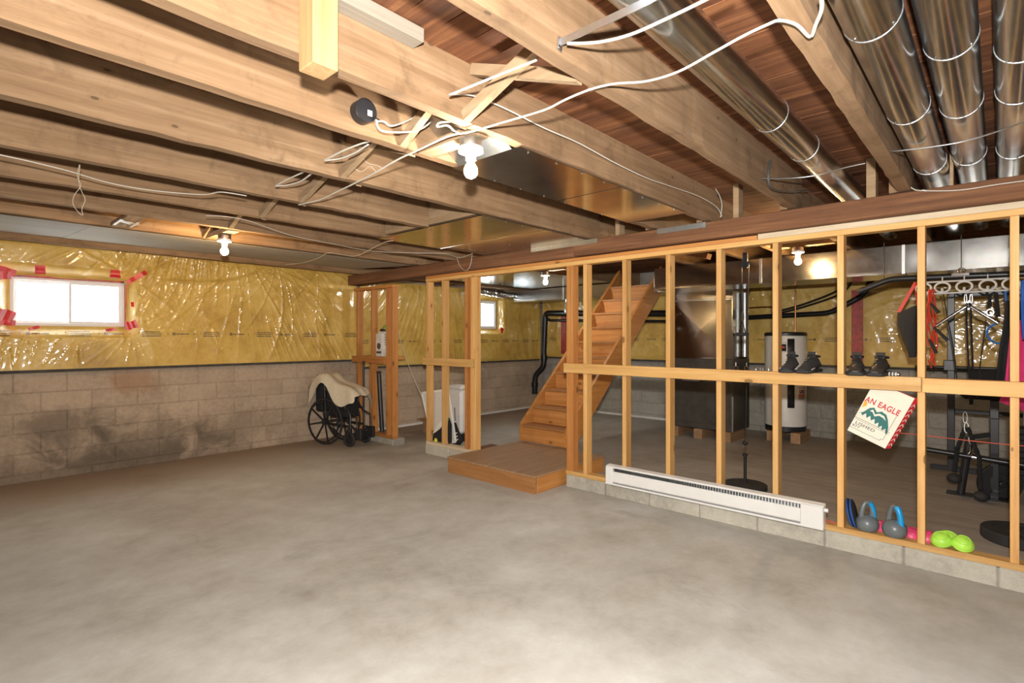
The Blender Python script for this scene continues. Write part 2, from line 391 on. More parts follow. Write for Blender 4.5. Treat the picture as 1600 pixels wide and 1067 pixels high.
# ------------------------------------------------------------------ the setting
XB, XF, YL, YR = -2.6, 8.5, 7.0, -2.6          # rear wall, far wall, outside wall on the left, wall on the right
CEIL = 2.555
def struct(name, mb, m, parent=None, **k):
    o = obj(name, mb, m, parent, **k)
    if parent is None: o['kind'] = 'structure'
    return o
struct('floor', MB().box(XB - .2, XF + .2, YR - .2, YL + .2, -0.2, 0.0), M['floor'])

# outside wall on the left, with two window openings
WIN = [(0.50, 1.41, 1.53, 2.01), (6.42, 7.20, 1.58, 2.10)]
mb = MB(); mb.box(XB, XF, YL + .006, YL + .2, 0.0, 1.3)
xs = [XB, WIN[0][0], WIN[0][1], WIN[1][0], WIN[1][1], XF]
for a, b in ((0, 1), (2, 3), (4, 5)): mb.box(xs[a], xs[b], YL + .006, YL + .2, 1.3, 2.62)
for w in WIN:
    mb.box(w[0], w[1], YL + .006, YL + .2, 1.3, w[2]); mb.box(w[0], w[1], YL + .006, YL + .2, w[3], 2.62)
wall_left = struct('wall_left', mb, M['mortar'])
wall_back = struct('wall_back', MB().box(XF + .006, XF + .2, YR, YL + .2, 0, 2.62), M['mortar_far'])
struct('wall_right', MB().box(XB, XF + .2, YR - .2, YR, 0, 2.62), M['mortar_far'])
struct('wall_front', MB().box(XB - .2, XB, YR - .2, YL + .2, 0, 2.62), M['mortar'])
bw, bh, mj = 0.392, 0.188, 0.010
full = mesh('block', MB().box(-bw/2, bw/2, 0, 0.05, 0, bh), M['block'])
fullf = mesh('block_far', MB().box(0, 0.05, -bw/2, bw/2, 0, bh), M['block_far'])
low = mesh('low_block', MB().box(-bw/2, bw/2, 0, 0.05, 0, 0.072), M['block'])
lowf = mesh('low_block_far', MB().box(0, 0.05, -bw/2, bw/2, 0, 0.072), M['block_far'])
def lay(parent, n, s0, axis, reg, lw, courses):
    for c in range(courses):
        z = 0.0 if c == 0 else 0.082 + (c - 1) * (bh + mj)
        for k in range(n):
            s = s0 + (k + (0.5 if c % 2 else 0.0)) * (bw + mj); d = random.uniform(-0.0015, 0.0025)
            o = bpy.data.objects.new('block', lw if c == 0 else reg); COL.objects.link(o); o.parent = parent
            o.location = (s, YL + d, z) if axis == 'x' else (XF + d, s, z)
            o.modifiers.new('bevel', 'BEVEL').width = 0.004
lay(wall_left, 21, 0.12, 'x', full, low, 6)
lay(wall_back, 18, -0.35, 'y', fullf, lowf, 6)

# ceiling: board subfloor on joists
ceiling = struct('ceiling', MB().box(XB - .2, XF + .2, YR - .2, YL + .2, CEIL + .024, CEIL + .15), M['plank'])
pw = 0.138
pm = mesh('plank', MB().box(0, pw - .004, YR, YL, 0, 0.022), M['plank'])
for k in range(int((XF - XB) / pw)):
    o = bpy.data.objects.new('plank', pm); COL.objects.link(o); o.parent = ceiling
    o.location = (XB + k * pw, 0, CEIL + random.uniform(-0.002, 0.002))
FJ = [-2.15, -1.45, -0.80, -0.24, 0.425, 1.055, 1.655, 2.095, 2.745, 3.435, 4.065, 4.675, 5.285, 6.66]
def rough_joist(x0, x1, y, t, z0, z1):
    """a rough sawn joist: lower arris waney along its length"""
    n = max(3, int((x1 - x0) / 0.12)); mb = MB(); vs = []; rr = random.Random(int(y * 1000))
    for i in range(n + 1):
        x = x0 + (x1 - x0) * i / n; a = rr.uniform(-.004, .004); b = rr.uniform(0, .008)
        vs += [(x, y - t/2 + a, z0 + b), (x, y + t/2 + a, z0 + b * .5), (x, y + t/2, z1), (x, y - t/2, z1)]
    fs = [(i*4+k, i*4+(k+1) % 4, (i+1)*4+(k+1) % 4, (i+1)*4+k) for i in range(n) for k in range(4)]
    fs += [(3, 2, 1, 0), (n*4, n*4+1, n*4+2, n*4+3)]
    return mb.add(vs, fs)
for i, y in enumerate(FJ):
    x1 = 2.72 if abs(y - 3.435) < .01 else 4.16
    obj('joist', rough_joist(XB, x1, y, 0.066 if y == 0.425 else 0.05, 2.305, CEIL), M['joist'], ceiling)
    if not 3.3 < y < 4.4: obj('joist', rough_joist(4.02, XF, y + .056, 0.046, 2.305, CEIL), M['joist'], ceiling)
obj('header', MB().box(2.725, 2.765, 2.775, 4.03, 2.33, CEIL), M['joist_y'], ceiling)
for y, w in ((1.44, .04), (0.60, .05), (0.205, .016), (2.45, .04), (-0.35, .04)):
    obj('block', MB().box(4.03, 4.12, y - w/2, y + w/2, 2.30, CEIL), M['post'] if y == 9 else M['joist_y'], ceiling)
# herringbone bridging between the joists
BR = [(0.425, 1.055), (1.055, 1.655), (1.655, 2.095), (2.095, 2.745), (2.745, 3.435), (3.435, 4.065), (4.065, 4.675), (4.675, 5.285)]
for a, b in BR:
    if a == 0.425: continue
    x = 1.49 + (0.06 if a > 2 else 0.0) + (0.1 if a > 2.7 else 0)
    obj('bridging', MB().bar((x, b - .027, 2.325), (x, a + .027, 2.535), 0.036, 0.045), M['joist_y'], ceiling)
    obj('bridging', MB().bar((x + .045, a + .027, 2.325), (x + .045, b - .027, 2.535), 0.036, 0.045), M['joist_y'], ceiling)

# windows
for i, (x0, x1, z0, z1) in enumerate(WIN):
    root = thing('window_%d' % (i + 1), None, None, ((x0 + x1) / 2, YL + .1, z0), kind='structure')
    def ring(a0, a1, c0, c1, t, y0, y1):
        return MB().box(a0, a1, y0, y1, c0, c0 + t).box(a0, a1, y0, y1, c1 - t, c1).box(a0, a0 + t, y0, y1, c0 + t, c1 - t).box(a1 - t, a1, y0, y1, c0 + t, c1 - t)
    obj('window_frame', ring(x0, x1, z0, z1, .03, YL + .012, YL + .085), M['vinyl'], root, bevel=.003)
    xm = (x0 + x1) / 2
    for a0, a1, y in ((x0 + .03, xm + .012, YL + .062), (xm - .012, x1 - .03, YL + .035)):
        s = obj('sash', ring(a0, a1, z0 + .03, z1 - .03, .022, y - .012, y + .012), M['vinyl'], root, bevel=.002)
        obj('pane', MB().box(a0 + .022, a1 - .022, y - .002, y + .002, z0 + .052, z1 - .052), M['glass'], s)

# ------------------------------------------------------------------ insulation behind clear plastic
def ridge(x, k=4): return np.power(1 - np.abs(np.sin(x)), k)
def barrier(axis, face, s0, s1, z0, z1, n, m, gathers, hole=None, seed=0):
    rs = np.random.RandomState(seed)
    S = np.linspace(s0, s1, n); Z = np.linspace(z0, z1, m)
    if hole:
        for v in (hole[0], hole[1]): S[np.argmin(abs(S - v))] = v
        for v in (hole[2], hole[3]): Z[np.argmin(abs(Z - v))] = v
    s, z = np.meshgrid(S, Z, indexing='ij')
    d = np.zeros_like(s)
    for k in range(5):
        fx, fz, ph = rs.uniform(.8, 4), rs.uniform(.5, 3), rs.uniform(0, 6)
        d += 0.009 * np.sin(fx * s + fz * z + ph)
    d += 0.012 * ridge(4.2 * s + 0.6 * np.sin(3 * z + s) + seed, 5) * (0.4 + 0.6 * np.sin(2.1 * s + 1.3 * seed) ** 2) * np.clip((z1 - z) / .3, 0, 1)
    for (gs, gz, amp, nf, R, bend) in gathers:
        ds, dz = s - gs, z - gz
        r = np.hypot(ds, dz) + 1e-6; th = np.arctan2(ds, -dz) + bend * r
        w = np.exp(-(r / R) ** 2) * np.clip(r / .12, 0, 1)
        d += 0.95 * amp * w * ridge(th * nf + 1.5 * np.sin(4.3 * th + gs * 3) + .5 * np.sin(11 * th), 5) * (0.35 + 0.65 * np.sin(5.1 * th + gs * 2) ** 2) * (0.7 + 0.3 * np.sin(4 * r + 9 * th))
    lean = 0.5 * np.sin(1.3 * s + seed) * (z - z0)
    for k in range(3):
        env = np.clip(np.sin((1.1 + .5 * k) * s + 2.1 * k + seed) * np.sin((2.2 + .7 * k) * z + 1.3 * k), 0, 1)
        d += .013 * env * ridge((15 + 7 * k) * (s + lean) + 1.2 * np.sin(3.3 * z + 2 * s + k), 4)
    edge = np.minimum(np.minimum(s - s0, s1 - s), np.minimum(z - z0, z1 - z))
    d *= np.clip(edge / .06, 0, 1)
    keep = np.ones((n - 1, m - 1), bool)
    if hole:
        a, b, c, e = hole
        ox = np.maximum(np.maximum(a - s, s - b), 0); oz = np.maximum(np.maximum(c - z, z - e), 0); q = np.hypot(ox, oz)
        t = np.clip(q / .13, 0, 1); t = t * t * (3 - 2 * t)
        d = d * t - 0.108 * (1 - t)
        ms = (S[:-1] + S[1:]) / 2; mz = (Z[:-1] + Z[1:]) / 2
        keep = ~(((ms > a) & (ms < b))[:, None] & ((mz > c) & (mz < e))[None, :])
    pts = np.stack([s, face - d, z] if axis == 'x' else [face - d, s, z], -1).reshape(-1, 3)
    mb = MB(); mb.v = [tuple(p) for p in pts.tolist()]
    mb.f = [(i*m+j, i*m+j+1, (i+1)*m+j+1, (i+1)*m+j) for i in range(n-1) for j in range(m-1) if keep[i, j]]
    return mb
T = thing('vapour_barrier', 'yellow insulation under clear plastic around the red-taped window, above the painted block wall', 'insulation', (1.4, YL, 1.08))
G1 = [(2.62, 2.42, .030, 14, 1.1, .0), (2.98, 2.40, .038, 13, 1.25, .35), (1.46, 2.05, .026, 13, .55, 0), (1.46, 1.50, .024, 12, .5, 0),
      (.48, 1.48, .022, 12, .5, 0), (.48, 2.05, .022, 11, .45, 0), (1.0, 1.42, .016, 22, .5, 0), (1.95, 1.75, .014, 17, .5, .8), (3.55, 2.36, .022, 9, .9, .2), (1.75, 2.36, .014, 12, .6, 0)]
obj('plastic_sheet', barrier('x', 6.88, XB, 4.17, 1.10, 2.36, 620, 110, G1, WIN[0], 3), barrier_mat('wool_front', 'X', 1.455, .32), T, smooth=True)
obj('bottom_edge', MB().box(XB, 4.17, 6.90, 6.995, 1.075, 1.11), M['felt'], T, bevel=.006)
obj('wool_core', MB().box(1.6, 4.17, 6.93, 6.99, 1.12, 2.34).box(XB, .35, 6.93, 6.99, 1.12, 2.34), M['pinkwool'], T)
obj('top_edge', MB().box(XB, 4.17, 6.90, 6.995, 2.345, 2.40), M['pinkwool'], T)
def strip(p, q, w, y=6.862, skew=0.0):
    p = Vector((p[0], y, p[1])); q = Vector((q[0], y, q[1])); d = (q - p).normalized(); n = Vector((-d.z, 0, d.x)) * w / 2
    mb = MB(); k = 5; vs = []
    for i in range(k + 1):
        c = p.lerp(q, i / k); j = Vector((0, random.uniform(-.004, .004), 0)); e = random.uniform(.85, 1.1)
        vs += [c - n * e + j, c + n * e + j]
    return mb.add(vs, [(2*i, 2*i+1, 2*i+3, 2*i+2) for i in range(k)])
TP = [((1.40, 2.00), (1.575, 2.13), .05), ((1.30, 2.045), (1.30, 2.125), .085), ((1.385, 1.53), (1.49, 1.565), .085), ((.705, 2.03), (.705, 2.115), .075), ((1.45, 1.745), (1.45, 1.795), .03),
      ((.36, 2.07), (.53, 2.02), .07), ((.36, 1.99), (.50, 2.00), .07), ((.36, 1.655), (.52, 1.60), .11), ((.40, 1.56), (.53, 1.55), .05), ((.70, 1.52), (.62, 1.495), .03), ((1.30, 1.505), (1.22, 1.49), .03)]
for a, b, w in TP: obj('tape', strip(a, b, w, 6.858 if b[1] > 1.53 else 6.865), M['tape'], T, solid=.0015)
obj('tape', strip((.52, 2.012), (1.40, 2.012), .02, 6.985), M['tape_dark'], T, solid=.0015)
obj('tape', strip((1.418, 1.55), (1.418, 1.99), .012, 6.985), M['tape'], T, solid=.0015)
T = thing('vapour_barrier', 'yellow insulation under clear plastic behind the doorway studs, around the smaller window', 'insulation', (6.2, YL, 0.97))
G2 = [(5.1, 2.25, .022, 11, .9, .2), (5.9, 2.2, .02, 11, .8, -.2), (7.2, 1.56, .022, 12, .45, 0), (7.22, 2.1, .02, 12, .4, 0), (7.8, 2.1, .02, 10, .7, 0), (6.4, 1.55, .02, 12, .5, 0)]
obj('plastic_sheet', barrier('x', 6.88, 4.22, 8.36, 0.985, 2.27, 260, 70, G2, WIN[1], 5), barrier_mat('wool_rear', 'X', 1.355, .1), T, smooth=True)
obj('bottom_edge', MB().box(4.22, 8.36, 6.90, 6.995, 0.955, 0.99), M['felt'], T, bevel=.006)
obj('tape', strip((7.17, 1.58), (7.25, 1.55), .07, 6.865), M['tape'], T, solid=.0015)
obj('tape', strip((7.20, 1.50), (7.22, 1.57), .05, 6.863), M['tape'], T, solid=.0015)
T = thing('vapour_barrier', 'yellow insulation under plastic on the far wall behind the stairs and furnace', 'insulation', (XF, 3, 1.02))
G3 = [(1.95, 2.1, .028, 13, .9, .2), (0.75, 1.95, .03, 17, .8, .3), (0.2, 1.7, .026, 13, .7, -.3), (4.6, 1.9, .022, 12, .8, 0), (5.9, 1.8, .024, 13, .7, .2), (-.3, 1.4, .024, 13, .7, 0), (2.4, 1.3, .018, 15, .6, 0)]
obj('plastic_sheet', barrier('y', 8.38, YR, 6.84, 1.035, 2.27, 340, 70, G3, None, 8), barrier_mat('wool_far', 'Y', 1.388, .25), T, smooth=True)
obj('bottom_edge', MB().box(8.40, 8.495, YR, 6.84, 1.005, 1.04), M['felt'], T, bevel=.006)
obj('tape', MB().box(8.335, 8.345, 1.33, 1.46, 1.00, 2.05), M['tape_dark'], T, bevel=.003)
obj('tape', MB().box(8.335, 8.345, 6.22, 6.34, 1.10, 1.85), M['tape_dark'], T, bevel=.003)
# pale strip along the foot of the rear walls
struct('baseboard_left', MB().box(4.4, 8.42, 6.965, 6.99, 0.0, 0.035), M['white'], bevel=.004)
struct('baseboard_back', MB().box(8.455, 8.485, 3.6, 6.9, 0.0, 0.035), M['white'], bevel=.004)

# ------------------------------------------------------------------ beam, curb and stud walls
T = thing('support_girder', 'dark brown timber beam under the joists, over the open stud wall', 'beam', (4.1, 3.4, 2.16))
obj('timber', MB().box(4.0, 4.2, YR + .01, 2.9, 2.168, 2.298), M['beam'], T, bevel=.006)
obj('timber', MB().box(4.004, 4.2, 2.903, 6.855, 2.16, 2.298), M['beam'], T, bevel=.008)
for k, (a, b) in enumerate((((1027, 352), (1103, 350)), ((830, 388), (934, 376)))):
    p = px_x(a[0], a[1], 3.99); q = px_x(b[0], b[1], 3.99)
    obj('metal_flashing', MB().box(3.985, 3.999, q.y, p.y, 2.255, 2.296), M['galv_dull'], T)
XS = 4.06; SD = 0.089; ST_ = 0.038
def curb(name, label, y0, y1, h, cat='footing'):
    T = thing(name, label, cat, (4.12, (y0 + y1) / 2, 0))
    n = max(1, round((y1 - y0) / 0.42)); L = (y1 - y0) / n
    for k in range(n):
        obj('curb_block', MB().box(XS + random.uniform(-.002, .003), 4.25, y0 + k*L + .004, y0 + (k+1)*L - .004, 0, h - random.uniform(0, .003)), M['curb'], T, bevel=.006)
    obj('mortar', MB().box(XS + .008, 4.245, y0 + .002, y1 - .002, 0, h - .006), M['mortar_far'], T)
    return T
CH = 0.120; PL = CH + ST_          # curb top, plate top
curb('block_footing', 'low grey concrete block curb under the long open stud wall', YR + .01, 3.03, CH)
curb('block_footing', 'short concrete block curb under the three-stud frame beside the platform', 4.29, 5.16, CH)
curb('block_footing', 'short concrete block curb under the small frame beside the wheelchair', 5.83, 6.80, 0.085)
T = thing('stud_frame', 'long open stud wall of orange lumber with a horizontal rail, under the dark beam', 'wall frame', (XS, 1.5, CH))
obj('bottom_plate', MB().box(XS, XS + SD, YR + .02, 3.03, CH, PL), M['stud_y'], T, bevel=.002)
obj('top_plate', MB().box(XS, XS + SD, YR + .02, 5.15, 2.090, 2.127), M['stud_y'], T, bevel=.002)
obj('top_plate', MB().box(XS, XS + SD, 1.30, 5.15, 2.1275, 2.159), M['red_y'], T, bevel=.002)
obj('top_plate', MB().box(XS, XS + SD, YR + .02, 1.295, 2.1275, 2.166), M['pale_y'], T, bevel=.002)
SY = [2.832, 2.421, 2.014, 1.599, 1.195, 0.793, 0.368, -0.045, -0.45, -0.86]
for y in SY:
    o = obj('stud', MB().box(XS + .001, XS + SD, -ST_, 0, PL, 2.089), M['stud_z'], T, bevel=.002, local=True)
    o.location = Vector((0, y, 0)) - Vector((0, 1.5, CH)) - Vector((XS, 0, 0))
for dx, w in ((0.0, .038), (-.0385, .038)):
    obj('post_stud', MB().box(XS + .001, XS + SD, 3.023 + dx - w, 3.023 + dx, PL, 2.089), M['red_z'], T, bevel=.002)
obj('rail', MB().box(4.022, 4.0595, 0.345, 3.03, 1.085, 1.172), M['stud_y'], T, bevel=.002)
obj('rail', MB().box(4.022, 4.0595, -1.2, 0.340, 1.083, 1.168), M['stud_y'], T, bevel=.002)
ys = [3.023] + SY
for a, b in zip(ys[4:9], ys[5:10]):
    obj('ledge', MB().box(XS + .001, XS + SD, b + .001, a - ST_ - .001, 1.128, 1.166), M['red_y'], T, bevel=.002)
T2 = thing('stud_frame', 'three-stud frame of orange lumber between the doorway gap and the stair platform', 'wall frame', (XS, 4.7, CH))
obj('bottom_plate', MB().box(XS, XS + SD, 4.29, 5.14, CH, PL), M['pale_y'], T2, bevel=.002)
for y in (5.139, 4.85, 4.448):
    obj('stud', MB().box(XS + .001, XS + SD, y - ST_, y, PL, 2.089), M['stud_z'] if y != 4.448 else M['red_z'], T2, bevel=.002)
for y in (4.353, 4.3145): obj('post_stud', MB().box(XS + .001, XS + SD, y - ST_, y, PL, 2.089), M['stud_z'], T2, bevel=.002)
obj('rail', MB().box(4.022, 4.0595, 4.28, 5.16, 1.085, 1.172), M['stud_y'], T2, bevel=.002)
T3 = thing('stud_frame', 'narrow reddish stud frame with a shelf, against the wall beside the wheelchair', 'wall frame', (XS, 6.2, .085))
obj('bottom_plate', MB().box(XS, XS + SD, 5.84, 6.80, .085, .123), M['red_y'], T3, bevel=.002)
obj('top_plate', MB().box(XS, XS + SD, 5.84, 6.80, 2.075, 2.113), M['red_y'], T3, bevel=.002)
for y in (6.72, 6.35, 5.99): obj('stud', MB().box(XS + .001, XS + SD, y - ST_, y, .123, 2.074), M['red_z'], T3, bevel=.002)
obj('stud', MB().box(XS + .001, XS + SD, 5.84, 5.878, .123, 2.074), M['red_z'], T3, bevel=.002)
obj('shelf', MB().box(4.022, 4.0595, 5.99, 6.78, 1.07, 1.158), M['red_y'], T3, bevel=.002)
obj('shelf', MB().box(XS + .09, XS + .32, 6.02, 6.78, 1.12, 1.158), M['red_y'], T3, bevel=.002)
obj('shelf_support', MB().box(XS + .22, XS + .31, 6.70, 6.738, 0.0, 1.12), M['red_z'], T3, bevel=.002)

# ------------------------------------------------------------------ ducts under the ceiling
def arc_band(c, r, x, w=.006, t=.003, a0=0, a1=2 * math.pi, n=28):
    """a raised bead or wire round a duct lying along X"""
    return MB().tube([(x, c[0] + r * math.cos(a0 + (a1 - a0) * i / n), c[1] + r * math.sin(a0 + (a1 - a0) * i / n)) for i in range(n + (0 if a1 - a0 > 6 else 1))], t, 6, closed=a1 - a0 > 6)
def round_duct(label, y, z, r, joints, x0=-2.3, x1=6.3, group='round ducts under the joists'):
    T = thing('round_duct', label, 'duct', (4.1, y, z - r), group=group)
    xs = [x0] + joints + [x1]
    for i, (a, b) in enumerate(zip(xs[:-1], xs[1:])):
        rr = r * (1.0 - 0.012 * i)
        p = obj('pipe_section', MB().lathe([(rr - .0006, a - .05), (rr, a), (rr, b), (rr - .001, b)], (0, y, z), (1, 0, 0), 40, cap=False), M['galv'], T, smooth=True)
        if i: obj('joint_bead', arc_band((y, z), rr + .001, a, t=.0026), M['galv_dull'], p, smooth=True)
        if i:
            for an in (-2.4, -1.7, -1.0):
                obj('screw', MB().ball((a - .02, y + (rr + .002) * math.cos(an), z + (rr + .002) * math.sin(an)), .0042, 8, 5), M['chrome'], p)
    sb = obj('seam', MB().box(x0, x1, y - .006, y + .006, z - r - .002 + .0005, z - r * .985), M['galv'], T) if False else None
    return T
round_duct('wide round galvanised duct alone in its joist bay, crossed by a flat metal strap', 0.78, 2.442, 0.078, [0.95, 2.62, 3.18])
round_duct('round galvanised duct lying against the thick joist, first of three side by side', 0.292, 2.415, 0.079, [1.98, 2.86, 3.82])
round_duct('middle round galvanised duct of the three running side by side', 0.122, 2.44, 0.075, [2.36, 3.02, 3.88])
round_duct('round galvanised duct with a dented seam, third of three from the thick joist', -0.062, 2.44, 0.076, [2.55, 3.0, 3.9])
# hanger wires
def cable(name, label, cat, path, r, m, group=None, flat=None, sm=True, parent=None, closed=False):
    P = [Vector(p) for p in path]
    if sm and len(P) > 2:      # Catmull-Rom
        Q = []
        for i in range(len(P) - 1):
            a, b, c, d = P[max(0, i-1)], P[i], P[i+1], P[min(len(P)-1, i+2)]
            for k in range(5):
                t = k / 5; Q.append(0.5 * ((2*b) + (c - a) * t + (2*a - 5*b + 4*c - d) * t*t + (-a + 3*b - 3*c + d) * t**3))
        P = Q + [P[-1]]
    o = obj(name, MB().tube(P, r, 8, flat=flat, closed=closed), m, parent, smooth=True)
    if parent is None: tag(o, label, cat, group)
    return o
def zs(pts, z): return [px_z(u, v, z) for u, v in pts]
cable('hanger_wire', 'thin metal hanger strip under the three side-by-side ducts', 'hanger', zs([(1374, 236), (1410, 235), (1496, 223), (1560, 205), (1600, 190), (1640, 176)], 2.325), .0035, M['galv_dull'])
cable('hanger_wire', 'thin metal hanger strip under the lone wide duct near the beam', 'hanger', zs([(1190, 279), (1240, 278), (1280, 273), (1320, 262), (1352, 255)], 2.345), .004, M['galv_dull'])
# flat steel strap hung under the lone duct
T = thing('pipe_strap', 'flat punched steel strap slung under the lone wide duct', 'strap', px_y(878, 65, 1.03))
a = px_y(876, 66, 1.026); b = px_z(1012, 2, 2.335); a2 = px_y(874, 73, 1.026)
obj('strap_band', MB().bar(a, b, .003, .024, up=(0, .3, 1)).bar(b, b + (b - a) * .6 + Vector((0, 0, .02)), .003, .024, up=(0, .3, 1)), M['galv_dull'], T)
obj('strap_end', MB().bar(a + Vector((0, 0, .012)), a2 - Vector((0, 0, .012)), .022, .003, up=(0, 1, 0)), M['galv_dull'], T)
obj('screw', MB().ball(a2 - Vector((0, .002, 0)), .006, 8, 5), M['chrome'], T)

# sheet metal closing joist bays (air return)
T = thing('return_air_panel', 'shiny sheet metal closing the joist bay beside the bare white bulb', 'duct panel', (2.9, 1.87, 2.303))
obj('sheet', MB().box(1.84, 2.74, 1.64, 2.11, 2.2975, 2.2992), M['galv_sheet'], T)
obj('sheet', MB().box(2.745, 3.62, 1.64, 2.11, 2.2975, 2.2992), M['galv_sheet'], T)
obj('closing_flap', MB().add([(1.585, 1.69, 2.49), (1.84, 1.69, 2.2985), (1.84, 2.06, 2.2985), (1.60, 2.06, 2.49)], [(0, 1, 2, 3)]), M['galv_dull'], T, solid=.001)
obj('seam', MB().bar((2.742, 1.64, 2.2962), (2.742, 2.11, 2.2962), .01, .002), M['chrome'], T)
for k in range(8):
    for y in (1.655, 2.095): obj('screw', MB().ball((1.92 + k * .22, y, 2.2965), .006, 8, 5), M['chrome'], T)
T = thing('return_air_panel', 'broad sheet metal panel covering two joist bays in front of the dark beam', 'duct panel', (3.3, 3.4, 2.303))
obj('sheet', MB().box(2.68, 3.40, 2.74, 4.08, 2.2945, 2.2962), M['galv_sheet'], T)
obj('sheet', MB().box(3.41, 3.985, 2.74, 3.95, 2.2945, 2.2962), M['galv_sheet'], T)
obj('seam', MB().bar((3.405, 2.74, 2.2935), (3.405, 4.08, 2.2935), .01, .002), M['chrome'], T)
for k in range(7):
    for y in (2.76, 3.42, 4.03): obj('screw', MB().ball((2.75 + k * .19, y - (.13 if y > 4 and k > 3 else 0), 2.2935), .006, 8, 5), M['chrome'], T)
T = thing('return_air_panel', 'dusty grey sheet closing the joist bay above the taped window', 'duct panel', (1.4, 5.9, 2.31))
obj('sheet', MB().add([(XB + .1, 5.30, 2.300), (0.86, 5.30, 2.300), (0.86, 6.632, 2.372), (XB + .1, 6.632, 2.372)], [(0, 1, 2, 3)]), M['greyboard'], T, solid=.002)
obj('sheet', MB().add([(0.85, 5.30, 2.2985), (3.97, 5.30, 2.2985), (3.97, 6.632, 2.370), (0.85, 6.632, 2.370)], [(0, 1, 2, 3)]), M['greyboard'], T, solid=.002)

# ------------------------------------------------------------------ lamps
def bulb_lamp(label, x, y, ztop, m, r=.031, box=True):
    T = thing('bulb_lamp', label, 'lamp', (x, y, ztop), group='bare bulb lamps')
    obj('outlet_box', MB().lathe([(.050, 0), (.052, -.004), (.052, -.038)], (x, y, ztop), (0, 0, 1), 16), M['galv_dull'], T, smooth=True)
    obj('lamp_holder', MB().lathe([(.054, -.0385), (.058, -.044), (.056, -.058), (.030, -.066), (.024, -.080), (.023, -.094)], (x, y, ztop), (0, 0, 1), 24), M['porcelain'], T, smooth=True)
    obj('bulb', MB().lathe([(.013, -.0945), (.014, -.103), (.020, -.114), (r * .93, -.130), (r, -.143), (r * .93, -.156), (r * .68, -.168), (r * .3, -.1745), (.001, -.1755)], (x, y, ztop), (0, 0, 1), 20), m, T, smooth=True)
    return T
p = px_z(748, 245, 2.17)
bulb_lamp('lit white bare bulb in a porcelain holder beside the black junction box', 1.63, 1.745, 2.300, M['bulb_white'])
bulb_lamp('lit warm bare bulb in a porcelain holder under the joists by the yellow wall', 1.70, 4.92, 2.298, M['bulb_warm'])
bulb_lamp('lit white bare bulb beyond the doorway, over the back room duct', 5.55, 4.48, 2.30, M['bulb_white'])
bulb_lamp('lit warm bare bulb behind the stud wall, against the trunk duct', 5.72, 1.45, 2.300, M['bulb_warm'])
for x, y in ((1.63, 1.745), (1.70, 4.92), (5.55, 4.48), (5.72, 1.45)):
    y0 = max(j for j in FJ if j < y) + .026 + (.056 if x > 4 else 0); y1 = min(j for j in FJ if j > y) - .026 + (.056 if x > 4 else 0)
    obj('lamp_block', MB().box(x - .045, x + .045, y0, y1, 2.301, 2.339), M['joist_y'], ceiling)
# black round junction box on the joist
T = thing('junction_box', 'black round junction box with a white sticker, screwed to a joist', 'junction box', px_y(567, 175, 2.07))
c = px_y(567, 175, 2.045)
obj('box_body', MB().lathe([(.048, -.024), (.050, -.022), (.050, .022), (.046, .026)], c, (0, -1, 0), 24), M['black'], T, smooth=True)
obj('cover', MB().lathe([(.051, .0262), (.051, .0300), (.047, .0315)], c, (0, -1, 0), 24), M['steel_black'], T, smooth=True)
obj('sticker', MB().box(c.x + .004, c.x + .026, c.y - .0325, c.y - .0316, c.z - .022, c.z + .002), M['card'], T)
obj('connector', MB().tube([c + Vector((.045, 0, -.01)), c + Vector((.075, -.005, -.02))], .011, 10), M['galv_dull'], T, smooth=True)

# ------------------------------------------------------------------ cables
def wire(label, pts, z=2.288, r=.0055, m='cable', flat=.6, cat='cable', plane=None, xplane=None):
    path = [px_x(u, v, xplane) for u, v in pts] if xplane else zs(pts, z) if plane is None else [px_y(u, v, plane) for u, v in pts]
    return cable('electric_cable', label, cat, path, r, M[m], 'electric cables', flat)
wire('long white cable stapled across the joists from the thick joist past the bare white bulb', [(467, 320), (500, 312), (530, 298), (575, 276), (620, 250), (650, 236), (700, 213), (735, 206), (790, 190), (850, 172), (885, 155), (922, 140), (960, 131), (1010, 127), (1060, 112), (1115, 82), (1160, 57), (1200, 38), (1219, 32), (1245, 39), (1266, 58), (1275, 38), (1284, 14), (1282, -14)], 2.290)
wire('white cable from a hole in the joist running down toward the beam', [(704, 148), (740, 150), (790, 170), (850, 200), (905, 224), (960, 254), (1010, 278), (1050, 292), (1090, 306), (1118, 322), (1128, 338)], plane=1.60, r=.0048)
wire('short white cable from the pierced joist up to the next joist', [(703, 148), (745, 131), (790, 113), (838, 94)], 2.335, r=.0055)
wire('white cable leaving the joist beside the steel strap', [(886, 68), (935, 66), (985, 54), (1040, 30), (1098, 2), (1150, -26)], 2.325, r=.0062)
wire('upper short cable from the black junction box', [(588, 190), (600, 190), (612, 197), (640, 187), (660, 176)], 2.36, plane=2.0, r=.006)
wire('lower short cable from the black junction box', [(588, 192), (598, 205), (640, 206), (660, 200), (676, 188)], plane=1.97, r=.006)
wire('white cable looped beside the bare white bulb', [(735, 212), (712, 206), (700, 196), (684, 198), (686, 192), (703, 190)], 2.315, r=.0055)
wire('white cable pair strand between joists near the wire bundle, upper', [(508, 250), (535, 236), (560, 226), (580, 220)], 2.325, r=.0055)
wire('white cable pair strand between joists near the wire bundle, lower', [(508, 251), (530, 248), (552, 240), (575, 226)], 2.325, r=.0055)
wire('white cable strand further along the bays, upper of two', [(431, 290), (452, 279), (474, 269)], 2.325, r=.0055)
wire('white cable strand further along the bays, lower of two', [(431, 291), (450, 289), (470, 283), (486, 272)], 2.325, r=.0055)
wire('long thin cable strung along the joist above the yellow wall window', [(-20, 238), (0, 242), (50, 253), (110, 268), (160, 283), (207, 293), (260, 300), (318, 304), (345, 300), (385, 306)], 2.288, r=.005)
